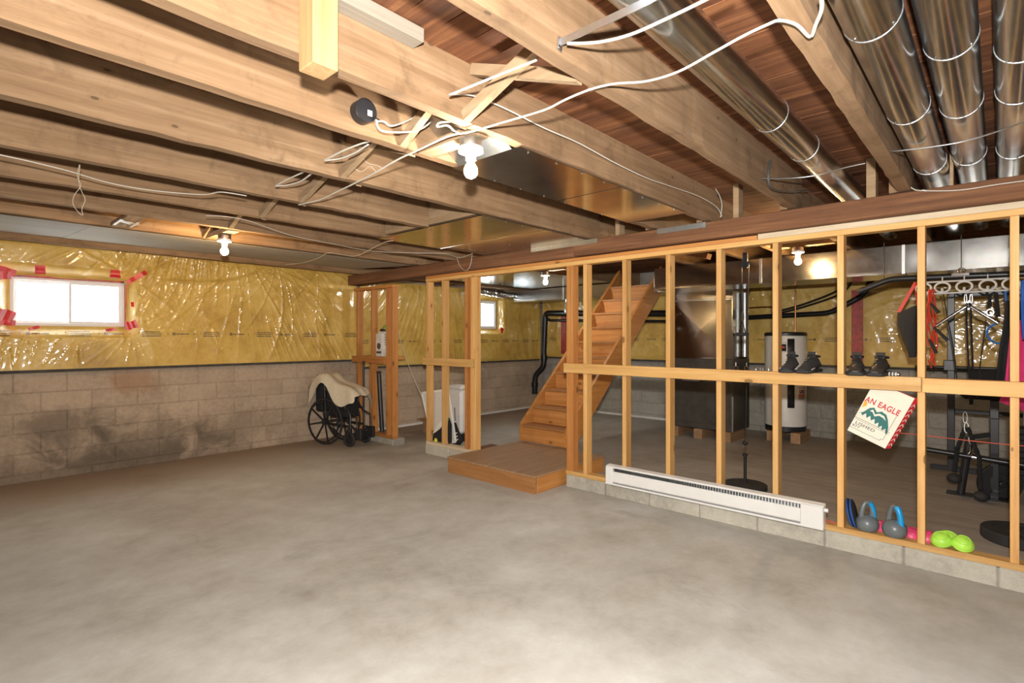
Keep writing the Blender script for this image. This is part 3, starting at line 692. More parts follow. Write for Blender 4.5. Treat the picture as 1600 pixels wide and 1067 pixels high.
wire('long thin cable from the warm bulb bay across to the dark beam', [(322, 337), (350, 338), (385, 344), (420, 356), (460, 369), (520, 381), (580, 392), (640, 395), (695, 396), (714, 402), (725, 401), (738, 396)], 2.280, r=.0048)
wire('thin cream cable sagging over the yellow insulation', [(446, 414), (475, 410), (498, 403), (513, 395), (535, 398), (556, 400), (580, 389), (600, 379), (614, 376)], 2.282, r=.0048, m='cable_old')
wire('short cable loop hanging against the dark beam', [(714, 403), (719, 416), (728, 423), (735, 414), (738, 396)], xplane=3.996, r=.004)
wire('white cable stapled to the face of the dark beam', [(1405, 252), (1408, 275), (1425, 294), (1445, 298), (1500, 297), (1560, 288), (1620, 280)], xplane=3.992, r=.0058)
wire('dark cable loop hanging on the joist near the lone duct', [(1204, 250), (1200, 275), (1207, 295), (1235, 300), (1262, 297)], plane=1.0, r=.008, m='cable_dark')
wire('white cable pair strand dropping behind the beam', [(1118, 295), (1124, 305), (1128, 320), (1126, 340)], xplane=4.026, r=.005)
wire('thin twisted wire hanging from a joist above the window', [(124, 257), (121, 275), (126, 290), (116, 305), (114, 318), (121, 330), (129, 336), (128, 326), (133, 312), (128, 300), (123, 285), (125, 258)], plane=px_z(124, 257, 2.303).y, r=.002, m='cable_old', cat='wire')
wire('small bundle of grey wire hanging between joists', [(577, 235), (568, 246), (575, 255), (590, 259), (597, 264), (588, 268), (578, 260), (565, 268), (553, 262), (556, 253)], plane=2.71, r=.003, m='cable_old', cat='wire')
for k, (u, v) in enumerate(((922, 140), (1219, 32), (1445, 298))):
    tag(obj('cable_staple', MB().bar(px_z(u - 4, v - 1, 2.298) if k < 2 else px_x(u - 4, v - 1, 3.994), px_z(u + 4, v + 1, 2.298) if k < 2 else px_x(u + 4, v + 1, 3.994), .016, .008), M['galv_dull'], bevel=.002),
        ('small cable staple on the plain joist edge', 'small cable staple on the thick joist', 'small cable staple on the dark beam')[k], 'staple', 'cable staples')
# metal bracket with bent clips
pb = px_z(200, 348, 2.305); obj('lamp_block', MB().box(pb.x - .06, pb.x + .06, 4.701, 5.259, 2.3055, 2.34), M['joist_y'], ceiling)
T = thing('metal_bracket', 'small bent metal bracket under the joist above the yellow wall', 'bracket', px_z(200, 346, 2.295))
obj('plate', MB().bar(px_z(186, 344, 2.303), px_z(213, 352, 2.303), .06, .004), M['galv_dull'], T)
obj('clip', MB().bar(px_z(178, 351, 2.29), px_z(190, 343, 2.29), .018, .004), M['white'], T)
obj('clip', MB().bar(px_z(204, 355, 2.29), px_z(216, 348, 2.29), .018, .004), M['white'], T)

# ------------------------------------------------------------------ stub post and board on the joist
T = tag(obj('stub_post', MB().box(0.783, 0.862, 1.452, 1.63, 2.25, CEIL).v and MB().box(0.78, 0.865, 1.535, 1.628, 2.25, CEIL - .004), M['post'], bevel=.003), 'short square wooden post hanging down beside a joist', 'post')
tag(obj('nailed_board', MB().box(0.60, 1.235, 1.565, 1.628, 2.515, CEIL - .003).v and MB().box(0.55, 1.225, 1.562, 1.628, 2.500, CEIL - .004), M['paleboard'], bevel=.002), 'short pale board nailed high on the joist beside the stub post', 'board')

# ------------------------------------------------------------------ platform and stairs
T = thing('stair_platform', 'low plywood-topped box platform at the foot of the stairs', 'platform', (4.2, 3.67, 0))
obj('top_sheet', MB().box(3.655, 4.80, 3.075, 4.275, 0.148, 0.165), M['ply'], T, bevel=.002)
obj('front_board', MB().box(3.66, 3.70, 3.08, 4.27, 0.0, 0.147), M['stair_y'], T, bevel=.003)
obj('side_board', MB().box(3.702, 4.795, 3.08, 3.12, 0.0, 0.147), M['stair_x'], T, bevel=.003)
obj('side_board', MB().box(3.702, 4.795, 4.23, 4.27, 0.0, 0.147), M['stair_x'], T, bevel=.003)
obj('back_board', MB().box(4.755, 4.795, 3.121, 4.229, 0.0, 0.147), M['stair_y'], T, bevel=.003)
T = thing('staircase', 'straight wooden staircase rising behind the stud wall', 'stairs', (4.85, 3.93, 0.165))
S0, Z0, RUN, RISE, YA, YB = 4.83, 0.165, 0.220, 0.200, 3.575, 4.30
def stringer(y0, y1):
    top = lambda x: 0.43 + 0.91 * (x - 4.884); bot = lambda x: top(x) - 0.35
    xe = 7.10
    pts = [(4.82, Z0), (4.82, top(4.82)), (xe, top(xe)), (xe, bot(xe))]
    xb = 4.884 + (Z0 + 0.35 - 0.43) / 0.91
    pts.append((xb, Z0))
    return MB().prism(pts, 'y', y0, y1)
obj('stringer', stringer(YA, YA + .038), M['stair_x'], T, bevel=.003)
obj('stringer', stringer(YB - .038, YB), M['stair_x'], T, bevel=.003)
for k in range(10):
    z = Z0 + RISE * (k + 1); x = S0 + RUN * k
    obj('tread', MB().box(x - .02, x + RUN + .012, YA + .039, YB - .039, z - .030, z), M['stair_y'], T, bevel=.004)
    obj('riser', MB().box(x + .002, x + .018, YA + .039, YB - .039, z - RISE + .001, z - .0305), M['red_y'], T)
sl = lambda x: 0.43 + 0.91 * (x - 4.884)
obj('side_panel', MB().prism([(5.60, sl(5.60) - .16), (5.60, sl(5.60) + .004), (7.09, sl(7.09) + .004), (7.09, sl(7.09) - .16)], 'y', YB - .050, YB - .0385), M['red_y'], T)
obj('skirt_board', MB().prism([(5.60, sl(5.60) - .20), (5.60, sl(5.60) - .10), (7.09, sl(7.09) - .10), (7.09, sl(7.09) - .20)], 'y', YB - .068, YB - .0505), M['stair_x'], T, bevel=.003)

# ------------------------------------------------------------------ baseboard heater
T = thing('baseboard_heater', 'long white electric baseboard heater fixed along the foot of the stud wall', 'heater', (4.03, 1.70, .13))
hy0, hy1 = 0.858, 2.545
obj('back_panel', MB().box(4.050, 4.0585, hy0 + .001, hy1 - .001, .132, .296), M['white'], T)
obj('front_cover', MB().prism([(3.992, .158), (3.988, .166), (3.988, .246), (3.994, .252), (3.998, .246), (3.998, .162)], 'y', hy0 + .14, hy1 - .07), M['white'], T)
obj('top_hood', MB().prism([(4.050, .300), (4.002, .292), (3.994, .280), (3.998, .279), (4.006, .288), (4.050, .295)], 'y', hy0, hy1), M['white'], T)
obj('bottom_lip', MB().prism([(4.050, .130), (3.990, .130), (3.984, .136), (3.984, .149), (3.990, .149), (3.992, .136), (4.050, .136)], 'y', hy0, hy1), M['white'], T)
for a, b in ((hy0, hy0 + .14), (hy1 - .07, hy1)):
    obj('end_cap', MB().box(3.985, 4.0495, a, b, .1365, .287), M['white'], T, bevel=.006)
g = obj('heating_element', MB().tube([(4.022, hy0 + .14, .205), (4.022, hy1 - .07, .205)], .008, 8), M['galv_dull'], T)
for k in range(70):
    y = hy0 + .15 + k * (hy1 - hy0 - .23) / 69
    obj('fin', MB().box(4.003, 4.045, y - .0006, y + .0006, .172, .272), M['galv_dull'], g)
obj('thermostat_knob', MB().lathe([(.013, 0), (.013, .018), (.011, .022)], (4.022, hy0, .262), (0, -1, 0), 14), M['white'], T, smooth=True)
tag(cable('heater_cord', '', '', [(4.05, .855, .19), (4.075, .83, .175), (4.09, .812, .17)], .006, M['redband']), 'short red cord behind the end of the baseboard heater', 'cord')

# ------------------------------------------------------------------ on the bottom plate: kettlebells, discs, domes
def kettlebell(label, x, y, z, r, rz):
    T = thing('kettlebell', label, 'kettlebell', (x, y, z), rz, group='kettlebells on the plate')
    obj('bell', MB().lathe([(r*.60, 0), (r*.80, r*.10), (r*.97, r*.45), (r, r*.72), (r*.93, r*1.08), (r*.70, r*1.36), (r*.42, r*1.52), (.001, r*1.56)], (0, 0, 0), (0, 0, 1), 28), M['kettle'], T, smooth=True, local=True)
    pts = [(math.cos(a) * r * .52, 0, r * 1.35 + math.sin(a) * r * 1.45) for a in [math.pi * (-.12 + 1.24 * i / 16) for i in range(17)]]
    obj('handle', MB().tube(pts, [r * (.30 - .10 * math.sin(math.pi * i / 16)) for i in range(17)], 12), M['kettle'], T, smooth=True, local=True)
    obj('sleeve', MB().tube([(p[0] * 1.0 + .004, p[1], p[2]) for p in pts[0:8]], [r * .30, r * .30] + [r * .26] * 6, 12), M['cyan'], T, smooth=True, local=True)
    obj('colour_pad', MB().lathe([(r*.40, 0), (r*.42, r*.02), (r*.36, r*.12)], (r*.48, 0, r*1.28), (.62, 0, .78), 20), M['cyan'], T, smooth=True, local=True)
    return T
p1 = px_x(1355, 829, 4.105); p2 = px_x(1398, 840, 4.105)
kettlebell('grey kettlebell with a cyan handle next to the blue-rimmed disc', 4.105, p1.y, PL, .066, math.radians(-55))
kettlebell('grey kettlebell with a cyan handle between two pink domes', 4.10, p2.y, PL, .068, math.radians(-120))
T = thing('slider_disc', 'black and blue round disc leaning on a stud beside the kettlebell', 'disc', (4.11, .735, PL), group='slider discs')
ax = Vector((0.05, -1, .22)); c0 = Vector((4.115, .712, PL + .093))
obj('rubber_face', MB().lathe([(.083, 0), (.088, .004), (.088, .010), (.084, .013)], c0, ax, 30), M['rubber'], T, smooth=True)
obj('rim', MB().lathe([(.0885, -.001), (.091, .004), (.0885, .009)], c0, ax, 30, cap=False), M['blue_cloth'], T, smooth=True, solid=.002)
T = thing('slider_disc', 'second blue-rimmed disc tucked behind the first against the stud', 'disc', (4.11, .745, PL), group='slider discs')
c0 = Vector((4.115, .730, PL + .094))
obj('rubber_face', MB().lathe([(.083, 0), (.088, .003), (.088, .008), (.084, .010)], c0, ax, 30), M['rubber'], T, smooth=True)
obj('rim', MB().lathe([(.0885, -.001), (.091, .003), (.0885, .007)], c0, ax, 30, cap=False), M['blue_cloth'], T, smooth=True, solid=.002)
def dome(label, u, v, X, m, r, tilt=(0, 0), z=CH):
    p = px_x(u, v, X)
    T = thing('rubber_dome', label, 'dome', (X, p.y, z), group='rubber half domes on the curb')
    pr = [(r, 0), (r * 1.0, .006)] + [(r * .97 * math.cos(a), .007 + r * .80 * math.sin(a)) for a in [math.pi / 2 * i / 8 for i in range(9)]]
    pr[-1] = (.001, pr[-1][1])
    M_ = Matrix.Rotation(tilt[0], 4, 'X') @ Matrix.Rotation(tilt[1], 4, 'Y')
    mbs = MB().lathe(pr, (0, 0, 0), (0, 0, 1), 26).xf(M_)
    zmin = min(q[2] for q in mbs.v); mbs.xf(Matrix.Translation((0, 0, -zmin)))
    d = obj('shell', mbs, m, T, smooth=True, local=True)
    rg = MB().tube([(r * .62 * math.cos(a), r * .62 * math.sin(a), .007 + r * .62) for a in [2 * math.pi * i / 20 for i in range(20)]], .003, 5, closed=True).xf(M_).xf(Matrix.Translation((0, 0, -zmin)))
    obj('raised_ring', rg, m, T, smooth=True, local=True)
dome('pink rubber half dome between the two kettlebells', 1380, 825, 4.20, M['pink'], .060, (0.6, -.2))
dome('pink rubber half dome behind the stud beside the kettlebells', 1424, 833, 4.19, M['pink'], .060, (.5, -.3))
dome('pink rubber half dome touching the green domes', 1449, 841, 4.17, M['pink'], .060, (-.7, -.2))
dome('lime green half dome at the back of the green trio', 1481, 842, 4.20, M['lime'], .066, (.25, -.75), CH)
dome('lime green half dome beside the pink one, in front in the green trio', 1471, 856, 4.115, M['lime'], .054, (-.1, -.55), PL)
dome('lime green half dome at the outer end of the green trio', 1504, 858, 4.115, M['lime'], .054, (.15, -.6), PL)

# ------------------------------------------------------------------ on the rail: shoes, hardware, paper bag
def shoe(name, label, y, rz, m, stripe, flip=1, X=4.10, z=1.1725, sc=1.0):
    T = thing(name, label, 'shoe', (X, y, z), rz, group=('laced trainers on the rail' if stripe else 'worn brown shoes on the rail'))
    # stations from heel (-x is the toe, toward the room)
    st = [(.135, .030, .085, .085), (.115, .036, .095, .098), (.07, .038, .098, .105), (.02, .038, .088, .094), (-.03, .042, .066, .072), (-.08, .046, .048, .052), (-.115, .042, .038, .040), (-.138, .026, .026, .028)]
    mb = MB(); n = 14; vs = []
    for x, w, h, hc in st:
        for k in range(n):
            a = 2 * math.pi * k / n - math.pi / 2
            cy, cz = math.cos(a) * w, math.sin(a)
            zz = .018 + (cz + 1) / 2 * (h - .018) * (1.0 if abs(cy) > w * .3 else hc / h)
            vs.append((x * sc, flip * (cy * (1 if zz < h * .6 else .72) + (.006 if x < -.05 else 0)) * sc, zz * sc))
    fs = [(i*n+k, i*n+(k+1) % n, (i+1)*n+(k+1) % n, (i+1)*n+k) for i in range(len(st)-1) for k in range(n)]
    fs += [tuple(range(n))[::-1], tuple((len(st)-1)*n+k for k in range(n))]
    obj('upper', mb.add(vs, fs), m, T, smooth=True, local=True)
    out = [(x * sc, (w + .005) * sc) for x, w, h, hc in st]
    poly = [(x, flip * (y_ + (.006 if x < -.05 else 0))) for x, y_ in out] + [(x, flip * (-y_ + (.006 if x < -.05 else 0))) for x, y_ in out[::-1]]
    obj('sole', MB().prism(poly, 'z', 0, .020 * sc), M['rubber'], T, bevel=.004, local=True)
    obj('collar', MB().tube([(.085 * sc + .050 * sc * math.cos(a), .030 * sc * math.sin(a), .100 * sc - .006 * math.cos(a)) for a in [2 * math.pi * i / 16 for i in range(16)]], .007, 8, closed=True), M['fabric'], T, smooth=True, local=True)
    obj('tongue', MB().bar((.035 * sc, 0, .092 * sc), (.055 * sc, 0, .128 * sc), .045 * sc, .008), m, T, bevel=.003, local=True)
    l = MB()
    for k in range(4):
        x = .02 - k * .022; zz = .096 - k * .0125
        l.tube([(x * sc, -.024 * sc, zz * sc - .006), (x * sc, 0, zz * sc + .002), (x * sc, .024 * sc, zz * sc - .006)], .0028, 6)
    obj('lace', l, M['fabric'], T, smooth=True, local=True)
    if stripe:
        for s in (-1, 1):
            obj('side_stripe', MB().bar((-.03 * sc, s * .0445 * sc, .030 * sc), (-.095 * sc, s * .0475 * sc, .022 * sc), .003, .006), M['card'], T, local=True)
shoe('trainer', 'black trainer with white side stripe on the rail, beside the water heater', px_x(1235, 575, 4.10).y, 0.12, M['fabric_soft'], True, sc=1.1)
shoe('trainer', 'black trainer with white side stripe on the rail, beside the red tape column', px_x(1264, 576, 4.10).y, -0.1, M['fabric_soft'], True, -1, sc=1.1)
brown = plain('worn_leather', (0.045, 0.036, 0.030), 0.6, vary=0.3, s=25, bmp=0.15)
shoe('leather_shoe', 'worn dark leather shoe on the rail, the one away from the paper bag print', px_x(1339, 581, 4.10).y, 0.15, brown, False, sc=1.12)
shoe('leather_shoe', 'worn dark leather shoe on the rail, above the paper bag', px_x(1373, 582, 4.10).y, -0.05, brown, False, -1, sc=1.12)
def rail_bit(label, u, kind):
    p = px_x(u, 575, 4.075); T = thing('steel_fitting', label, 'fitting', (4.085, p.y, 1.166), group='steel fittings on the rail')
    if kind == 0:
        obj('ring', MB().tube([(.0, .016 * math.cos(a), .018 + .016 * math.sin(a)) for a in [2 * math.pi * i / 14 for i in range(14)]], .003, 6, closed=True), M['chrome'], T, smooth=True, local=True)
        obj('shank', MB().tube([(0, 0, .034), (0, 0, .060)], .006, 8), M['chrome'], T, smooth=True, local=True)
    elif kind == 1:
        obj('hook', MB().tube([(.0, -.02, .004), (.0, .014, .004), (.0, .022, .014), (.0, .018, .028), (.0, .008, .030)], .004, 8), M['chrome'], T, smooth=True, local=True)
    else:
        obj('shackle', MB().tube([(.0, -.014, .004), (.0, -.014, .022), (.0, 0, .034), (.0, .014, .022), (.0, .014, .004)], .004, 8), M['chrome'], T, smooth=True, local=True)
        obj('pin', MB().tube([(0, -.02, .006), (0, .02, .006)], .003, 8), M['chrome'], T, smooth=True, local=True)
for k, (u, kk, lb) in enumerate(((1149, 0, 'upright steel eye bolt on the rail near the hanging pulley'), (1166, 0, 'steel eye bolt on the rail directly under the pulley handle'), (1184, 2, 'steel shackle on the rail in front of the water heater dial'), (1196, 1, 'bent steel hook on the rail just before the trainers'), (1204, 2, 'steel shackle on the rail against the stud by the trainers'))): rail_bit(lb, u, kk)
T = thing('striped_roll', 'small grey and white striped roll lying on the rail behind the paper bag', 'roll', (4.11, px_x(1396, 585, 4.1).y, 1.166))
pc = px_x(1396, 585, 4.11)
obj('roll_body', MB().lathe([(.012, -.035), (.014, -.03), (.014, .03), (.012, .035)], (4.11, pc.y, 1.1805), (0.3, 1, 0), 14), M['galv_dull'], T, smooth=True)
for k in (-.018, 0, .018): obj('stripe', MB().lathe([(.0146, k - .004), (.0146, k + .004)], (4.11, pc.y, 1.1805), (0.3, 1, 0), 14, cap=False), M['card'], T, smooth=True)

# paper carrier bag hung crooked behind the rail
BL, BR_, TR_ = px_x(1324, 672, 4.075), px_x(1383, 701, 4.075), px_x(1427, 612, 4.075)
e1 = (BR_ - BL); bw_ = e1.length; e1 = e1.normalized(); e2 = (TR_ - BR_); e2 = (e2 - e1 * e2.dot(e1)).normalized(); e3 = e1.cross(e2)
if e3.x > 0: e3 = -e3
B4 = Matrix((( e1.x, e2.x, e3.x, BL.x), (e1.y, e2.y, e3.y, BL.y), (e1.z, e2.z, e3.z, BL.z), (0, 0, 0, 1)))  # local: x across, y up the bag, z toward the room
T = thing('paper_bag', 'cream paper carrier bag with green mountains and red lettering, hung crooked under the rail', 'bag', (4.08, .55, .78))
bh_ = 0.362
obj('front_face', MB().box(0, bw_, 0, bh_, -.002, 0).xf(B4), M['paper'], T)
gus = obj('side_gusset', MB().add([(bw_, 0, -.001), (bw_ + .022, .012, -.03), (bw_ + .022, bh_, -.03), (bw_, bh_, -.001)], [(0, 1, 2, 3)]).xf(B4), M['bagred'], T, solid=.001)
obj('back_face', MB().box(.01, bw_ + .02, .005, bh_, -.036, -.034).xf(B4), M['bagred'], T)
for k in range(9):
    y = .02 + k * .035
    for s in (0, 1):
        obj('gusset_print', MB().add([(bw_ + .004, y, -.0045), (bw_ + .012, y + .018, -.0150), (bw_ + .012, y + .026, -.0150), (bw_ + .004, y + .009, -.0045)] if s else [(bw_ + .013, y + .020, -.0165), (bw_ + .021, y + .004, -.027), (bw_ + .021, y + .013, -.027), (bw_ + .013, y + .028, -.0165)], [(0, 1, 2, 3)]).xf(B4 @ Matrix.Translation((.0006, 0, .0008))), M['paper'], gus)
def flat(poly, m, name, z=.0008): return obj(name, MB().prism(poly, 'z', .0003, z).xf(B4), m, T)
def lettering(txt, size, x, y, m, sx=1.0):
    cu = bpy.data.curves.new('lettering', 'FONT'); cu.body = txt; cu.size = size; cu.extrude = .0004; cu.offset = size * (.022 if m is M['bagred'] else .004); cu.space_character = 1.08
    to = bpy.data.objects.new('lettering_source', cu); COL.objects.link(to)
    bpy.context.view_layer.update()
    me = bpy.data.meshes.new_from_object(to.evaluated_get(bpy.context.evaluated_depsgraph_get())); bpy.data.objects.remove(to)
    me.transform(B4 @ Matrix.Translation((x, y, .0009)) @ Matrix.Diagonal((sx, 1, 1, 1))); me.materials.clear(); me.materials.append(m)
    return obj('lettering', me, None, T)
k = bw_ / 66.0     # bag width is 66 units of the sketch below
def U(pts): return [(x * k, y * k) for x, y in pts]
flat(U([(2, 40), (8, 45), (14, 57), (20, 61), (27, 55), (33, 60), (42, 58), (48, 50), (54, 38), (57, 26), (55, 25), (51, 34), (47, 28), (44, 36), (40, 30), (37, 39), (33, 33), (29, 42), (25, 36), (21, 44), (17, 37), (13, 45), (9, 38), (6, 42)]), M['baggreen'], 'mountain_print')
flat(U([(16, 52), (20, 57), (26, 50), (32, 55), (40, 54), (46, 47), (40, 50), (33, 51), (27, 46), (21, 52)]), M['paper'], 'snow_print', .0012)
flat(U([(2, 52), (8, 58), (6, 66), (1, 66)]), M['baggold'], 'sun_print')
flat(U([(1, 34), (58, 24.5), (58, 24), (1, 33.4)]) if False else U([(0, 33.4), (59, 24.6), (59, 23.9), (0, 32.7)]) and U([(0, 30), (60, 30), (60, 30.7), (0, 30.7)]), M['bagink'], 'line_print')
flat(U([(2, 27), (60, 27), (60, 27.5), (2, 27.5)]), M['bagink'], 'line_print')
flat(U([(0, 9), (52, 9), (52, 9.6), (0, 9.6)]), M['bagink'], 'line_print')
flat(U([(56, 13), (56.6, 13), (56.6, 76), (56, 76)]), M['bagink'], 'line_print')
flat(U([(52, 9), (52.6, 9), (52.6, 13), (52, 13)]), M['bagink'], 'line_print'); flat(U([(52, 12.6), (56.6, 12.6), (56.6, 13.2), (52, 13.2)]), M['bagink'], 'line_print')
lettering('AN EAGLE', 15 * k, 1 * k, 65 * k, M['bagred'], .78)
lettering('LISHED', 8 * k, 5 * k, 18.5 * k, M['bagink'], 1.25)
lettering('977', 7 * k, 2 * k, 12 * k, M['bagink'], 1.2)

# ------------------------------------------------------------------ back room: ducts, furnace, water heater, drains
def seamed_duct(name, label, x0, x1, y0, y1, z0, z1, n, m, axis='y', cat='duct'):
    T = thing(name, label, cat, ((x0 + x1) / 2, (y0 + y1) / 2, z0))
    a0, a1 = (y0, y1) if axis == 'y' else (x0, x1)
    for k in range(n):
        p, q = a0 + (a1 - a0) * k / n, a0 + (a1 - a0) * (k + 1) / n
        b = (x0, x1, p + .002, q - .002) if axis == 'y' else (p + .002, q - .002, y0, y1)
        sct = obj('duct_section', MB().box(*b, z0, z1), m, T, bevel=.002)
        if k:
            e = .006
            bb = (x0 - e, x1 + e, p - .014, p + .014) if axis == 'y' else (p - .014, p + .014, y0 - e, y1 + e)
            obj('drive_cleat', MB().box(*bb, z0 - e, z1 + .001), M['galv_dull'], sct, bevel=.002)
    return T
seamed_duct('trunk_duct', 'large rectangular galvanised trunk duct behind the stud wall', 6.20, 6.78, -1.9, 3.23, 2.02, 2.29, 4, M['galv_sheet'])
seamed_duct('plenum_duct', 'boxy galvanised plenum above the furnace', 6.79, 7.90, 2.62, 3.55, 2.04, 2.29, 1, M['galv_sheet'])
seamed_duct('trunk_duct', 'rectangular galvanised duct beyond the doorway, under the white bulb', 7.35, 7.75, 4.40, 6.70, 2.08, 2.285, 2, M['galv'])
T = thing('foil_duct', 'crumpled silver foil duct running to the small back window', 'duct', (7.0, 6.6, 2.1))
pts = [(7.55, 6.72, 2.20), (7.40, 6.76, 2.21), (7.2, 6.70, 2.19), (6.9, 6.6, 2.20), (6.5, 6.55, 2.215), (6.0, 6.5, 2.22)]
Q = []
for a, b in zip(pts[:-1], pts[1:]):
    for k in range(8): Q.append(Vector(a).lerp(Vector(b), k / 8))
obj('sleeve', MB().tube(Q, [.062 + .006 * (-1) ** i + random.uniform(-.006, .006) for i in range(len(Q))], 14), M['foil'], T)
# sheet closing bays beyond the doorway
T = thing('return_air_panel', 'bright sheet metal panel under the joists beyond the doorway', 'duct panel', (5.7, 5.0, 2.30))
obj('sheet', MB().box(4.7, 7.3, 4.56, 5.35, 2.297, 2.2988), M['galv_sheet'], T)
obj('sheet', MB().box(4.7, 7.3, 5.36, 6.2, 2.297, 2.2988), M['galv_sheet'], T)
T = thing('round_elbow', 'short galvanised elbow and collar below the back room duct', 'duct', (7.5, 5.4, 1.85))
obj('collar', MB().lathe([(.10, 0), (.10, .14), (.085, .16), (.085, .215)], (7.55, 5.55, 1.86), (0, 0, 1), 28), M['galv'], T, smooth=True)
obj('damper_wheel', MB().lathe([(.03, 0), (.03, .01)], (7.44, 5.55, 1.95), (-1, 0, 0), 16), M['chrome'], T, smooth=True)

T = thing('furnace', 'tall dark furnace with shiny sheet metal front, set on wood blocks', 'furnace', (7.6, 3.08, 0.14))
fx0, fx1, fy0, fy1 = 7.28, 7.92, 2.64, 3.52
obj('lower_cabinet', MB().box(fx0, fx1, fy0, fy1, .14, 1.12), M['furnace'], T, bevel=.006)
obj('service_panel', MB().box(fx0 - .012, fx0 - .001, fy0 + .05, fy1 - .05, .22, .78), M['furnace'], T, bevel=.004)
obj('trim_edge', MB().box(fx0 - .014, fx0 + .006, fy0 - .008, fy0 + .012, .14, .62), M['galv_dull'], T, bevel=.002)
up = obj('air_drop', MB().box(fx0 + .004, fx1 - .02, fy0 + .004, fy1 - .004, 1.121, 2.039), M['galv_sheet'], T)
cy_ = (fy0 + fy1) / 2                     # cross-broken sheet
X0 = fx0 + .003
obj('cross_broken_sheet', MB().add([(X0, fy0 + .02, 1.14), (X0, fy1 - .02, 1.14), (X0, fy1 - .02, 1.93), (X0, fy0 + .02, 1.93), (X0 - .018, cy_, 1.53)], [(0, 1, 4), (1, 2, 4), (2, 3, 4), (3, 0, 4)]), M['galv_sheet'], T)
obj('drive_cleat', MB().box(fx0 - .004, fx0 + .01, fy0, fy1, 1.935, 1.955), M['galv_dull'], T)
obj('gas_tag', MB().box(fx0 - .013, fx0 - .012, 3.1, 3.35, .80, .90), M['galv_dull'], T)
for y in (2.66, 3.05, 3.40):
    obj('wood_block', MB().box(7.24, 7.86, y, y + .12, 0.0, .139), M['ply'], T, bevel=.004)
obj('vent_pipe', MB().lathe([(.038, 1.15), (.038, 2.035)], (7.62, 2.600, 0), (0, 0, 1), 20), M['galv_dull'], T, smooth=True)

T = thing('water_heater', 'white cylindrical electric water heater on wood blocks', 'water heater', (8.02, 2.18, .12))
wx, wy, wr = 8.02, 2.19, .262
obj('tank', MB().lathe([(wr - .012, .205), (wr, .215), (wr, 1.425), (wr - .01, 1.44)], (wx, wy, 0), (0, 0, 1), 48), M['white'], T, smooth=True)
obj('base_ring', MB().lathe([(wr - .02, .14), (wr - .006, .145), (wr - .006, .204)], (wx, wy, 0), (0, 0, 1), 40), M['black'], T, smooth=True)
obj('top_lid', MB().lathe([(wr + .004, 1.4405), (wr + .006, 1.475), (wr - .02, 1.49), (.001, 1.495)], (wx, wy, 0), (0, 0, 1), 40), M['black'], T, smooth=True)
d = Vector((-.745, -.667, 0)).normalized(); sd = Vector((.667, -.745, 0))
def on_tank(a, z0, z1, w, m, name, r=wr + .003, par=None):
    mb = MB(); n = 6; vs = []
    for i in range(n + 1):
        an = math.atan2(d.y, d.x) + a + (i / n - .5) * w / wr
        vs += [(wx + r * math.cos(an), wy + r * math.sin(an), z0), (wx + r * math.cos(an), wy + r * math.sin(an), z1)]
    mb.add(vs, [(2*i, 2*i+2, 2*i+3, 2*i+1) for i in range(n)])
    return obj(name, mb, m, par or T, smooth=True, solid=.002)
lb = on_tank(-.62, 1.22, 1.36, .11, M['card'], 'rating_label'); on_tank(-.62, 1.235, 1.325, .095, M['black'], 'printed_panel', wr + .006, lb); on_tank(-.60, 1.27, 1.30, .05, M['label_red'], 'printed_badge', wr + .008, lb)
on_tank(-.22, 1.10, 1.40, .085, M['black'], 'element_cover', wr + .012); on_tank(-.22, .47, .78, .085, M['black'], 'element_cover', wr + .012)
w_ = on_tank(.34, .58, .76, .12, M['card'], 'warning_label')
for q, z in enumerate((.742, .70, .655, .64, .625, .61)): on_tank(.34, z - .004, z + (.004 if q > 1 else .002), .11 - .01 * (q % 3), M['label_red'], 'warning_print', wr + .006, w_)
for s in (-1, 1): on_tank(.34 + s * .12, .655, .735, .004, M['label_red'], 'warning_print', wr + .006, w_)
on_tank(.28, .668, .690, .02, M['black'], 'warning_print', wr + .006, w_); on_tank(.42, .672, .692, .03, M['black'], 'warning_print', wr + .006, w_); on_tank(.36, .700, .712, .03, M['black'], 'warning_print', wr + .006, w_)
for (ox, oy) in ((-.10, .09), (.02, -.12)):
    obj('copper_pipe', MB().tube([(wx + ox, wy + oy, 1.49), (wx + ox, wy + oy, 1.90), (wx + ox + (.02 if ox > 0 else 0), wy + oy, 2.26)], .011, 10), M['copper'], T, smooth=True)
for y in (2.0, 2.30): obj('wood_block', MB().box(7.76, 8.28, y - .06, y + .06, 0, .139), M['ply'], T, bevel=.004)
cable('copper_line', 'thin copper line bending over the water heater', 'pipe', [(8.25, 2.75, 1.86), (8.25, 2.45, 1.86), (8.24, 2.40, 1.80), (8.20, 2.37, 1.62), (8.16, 2.33, 1.49)], .010, M['copper'])

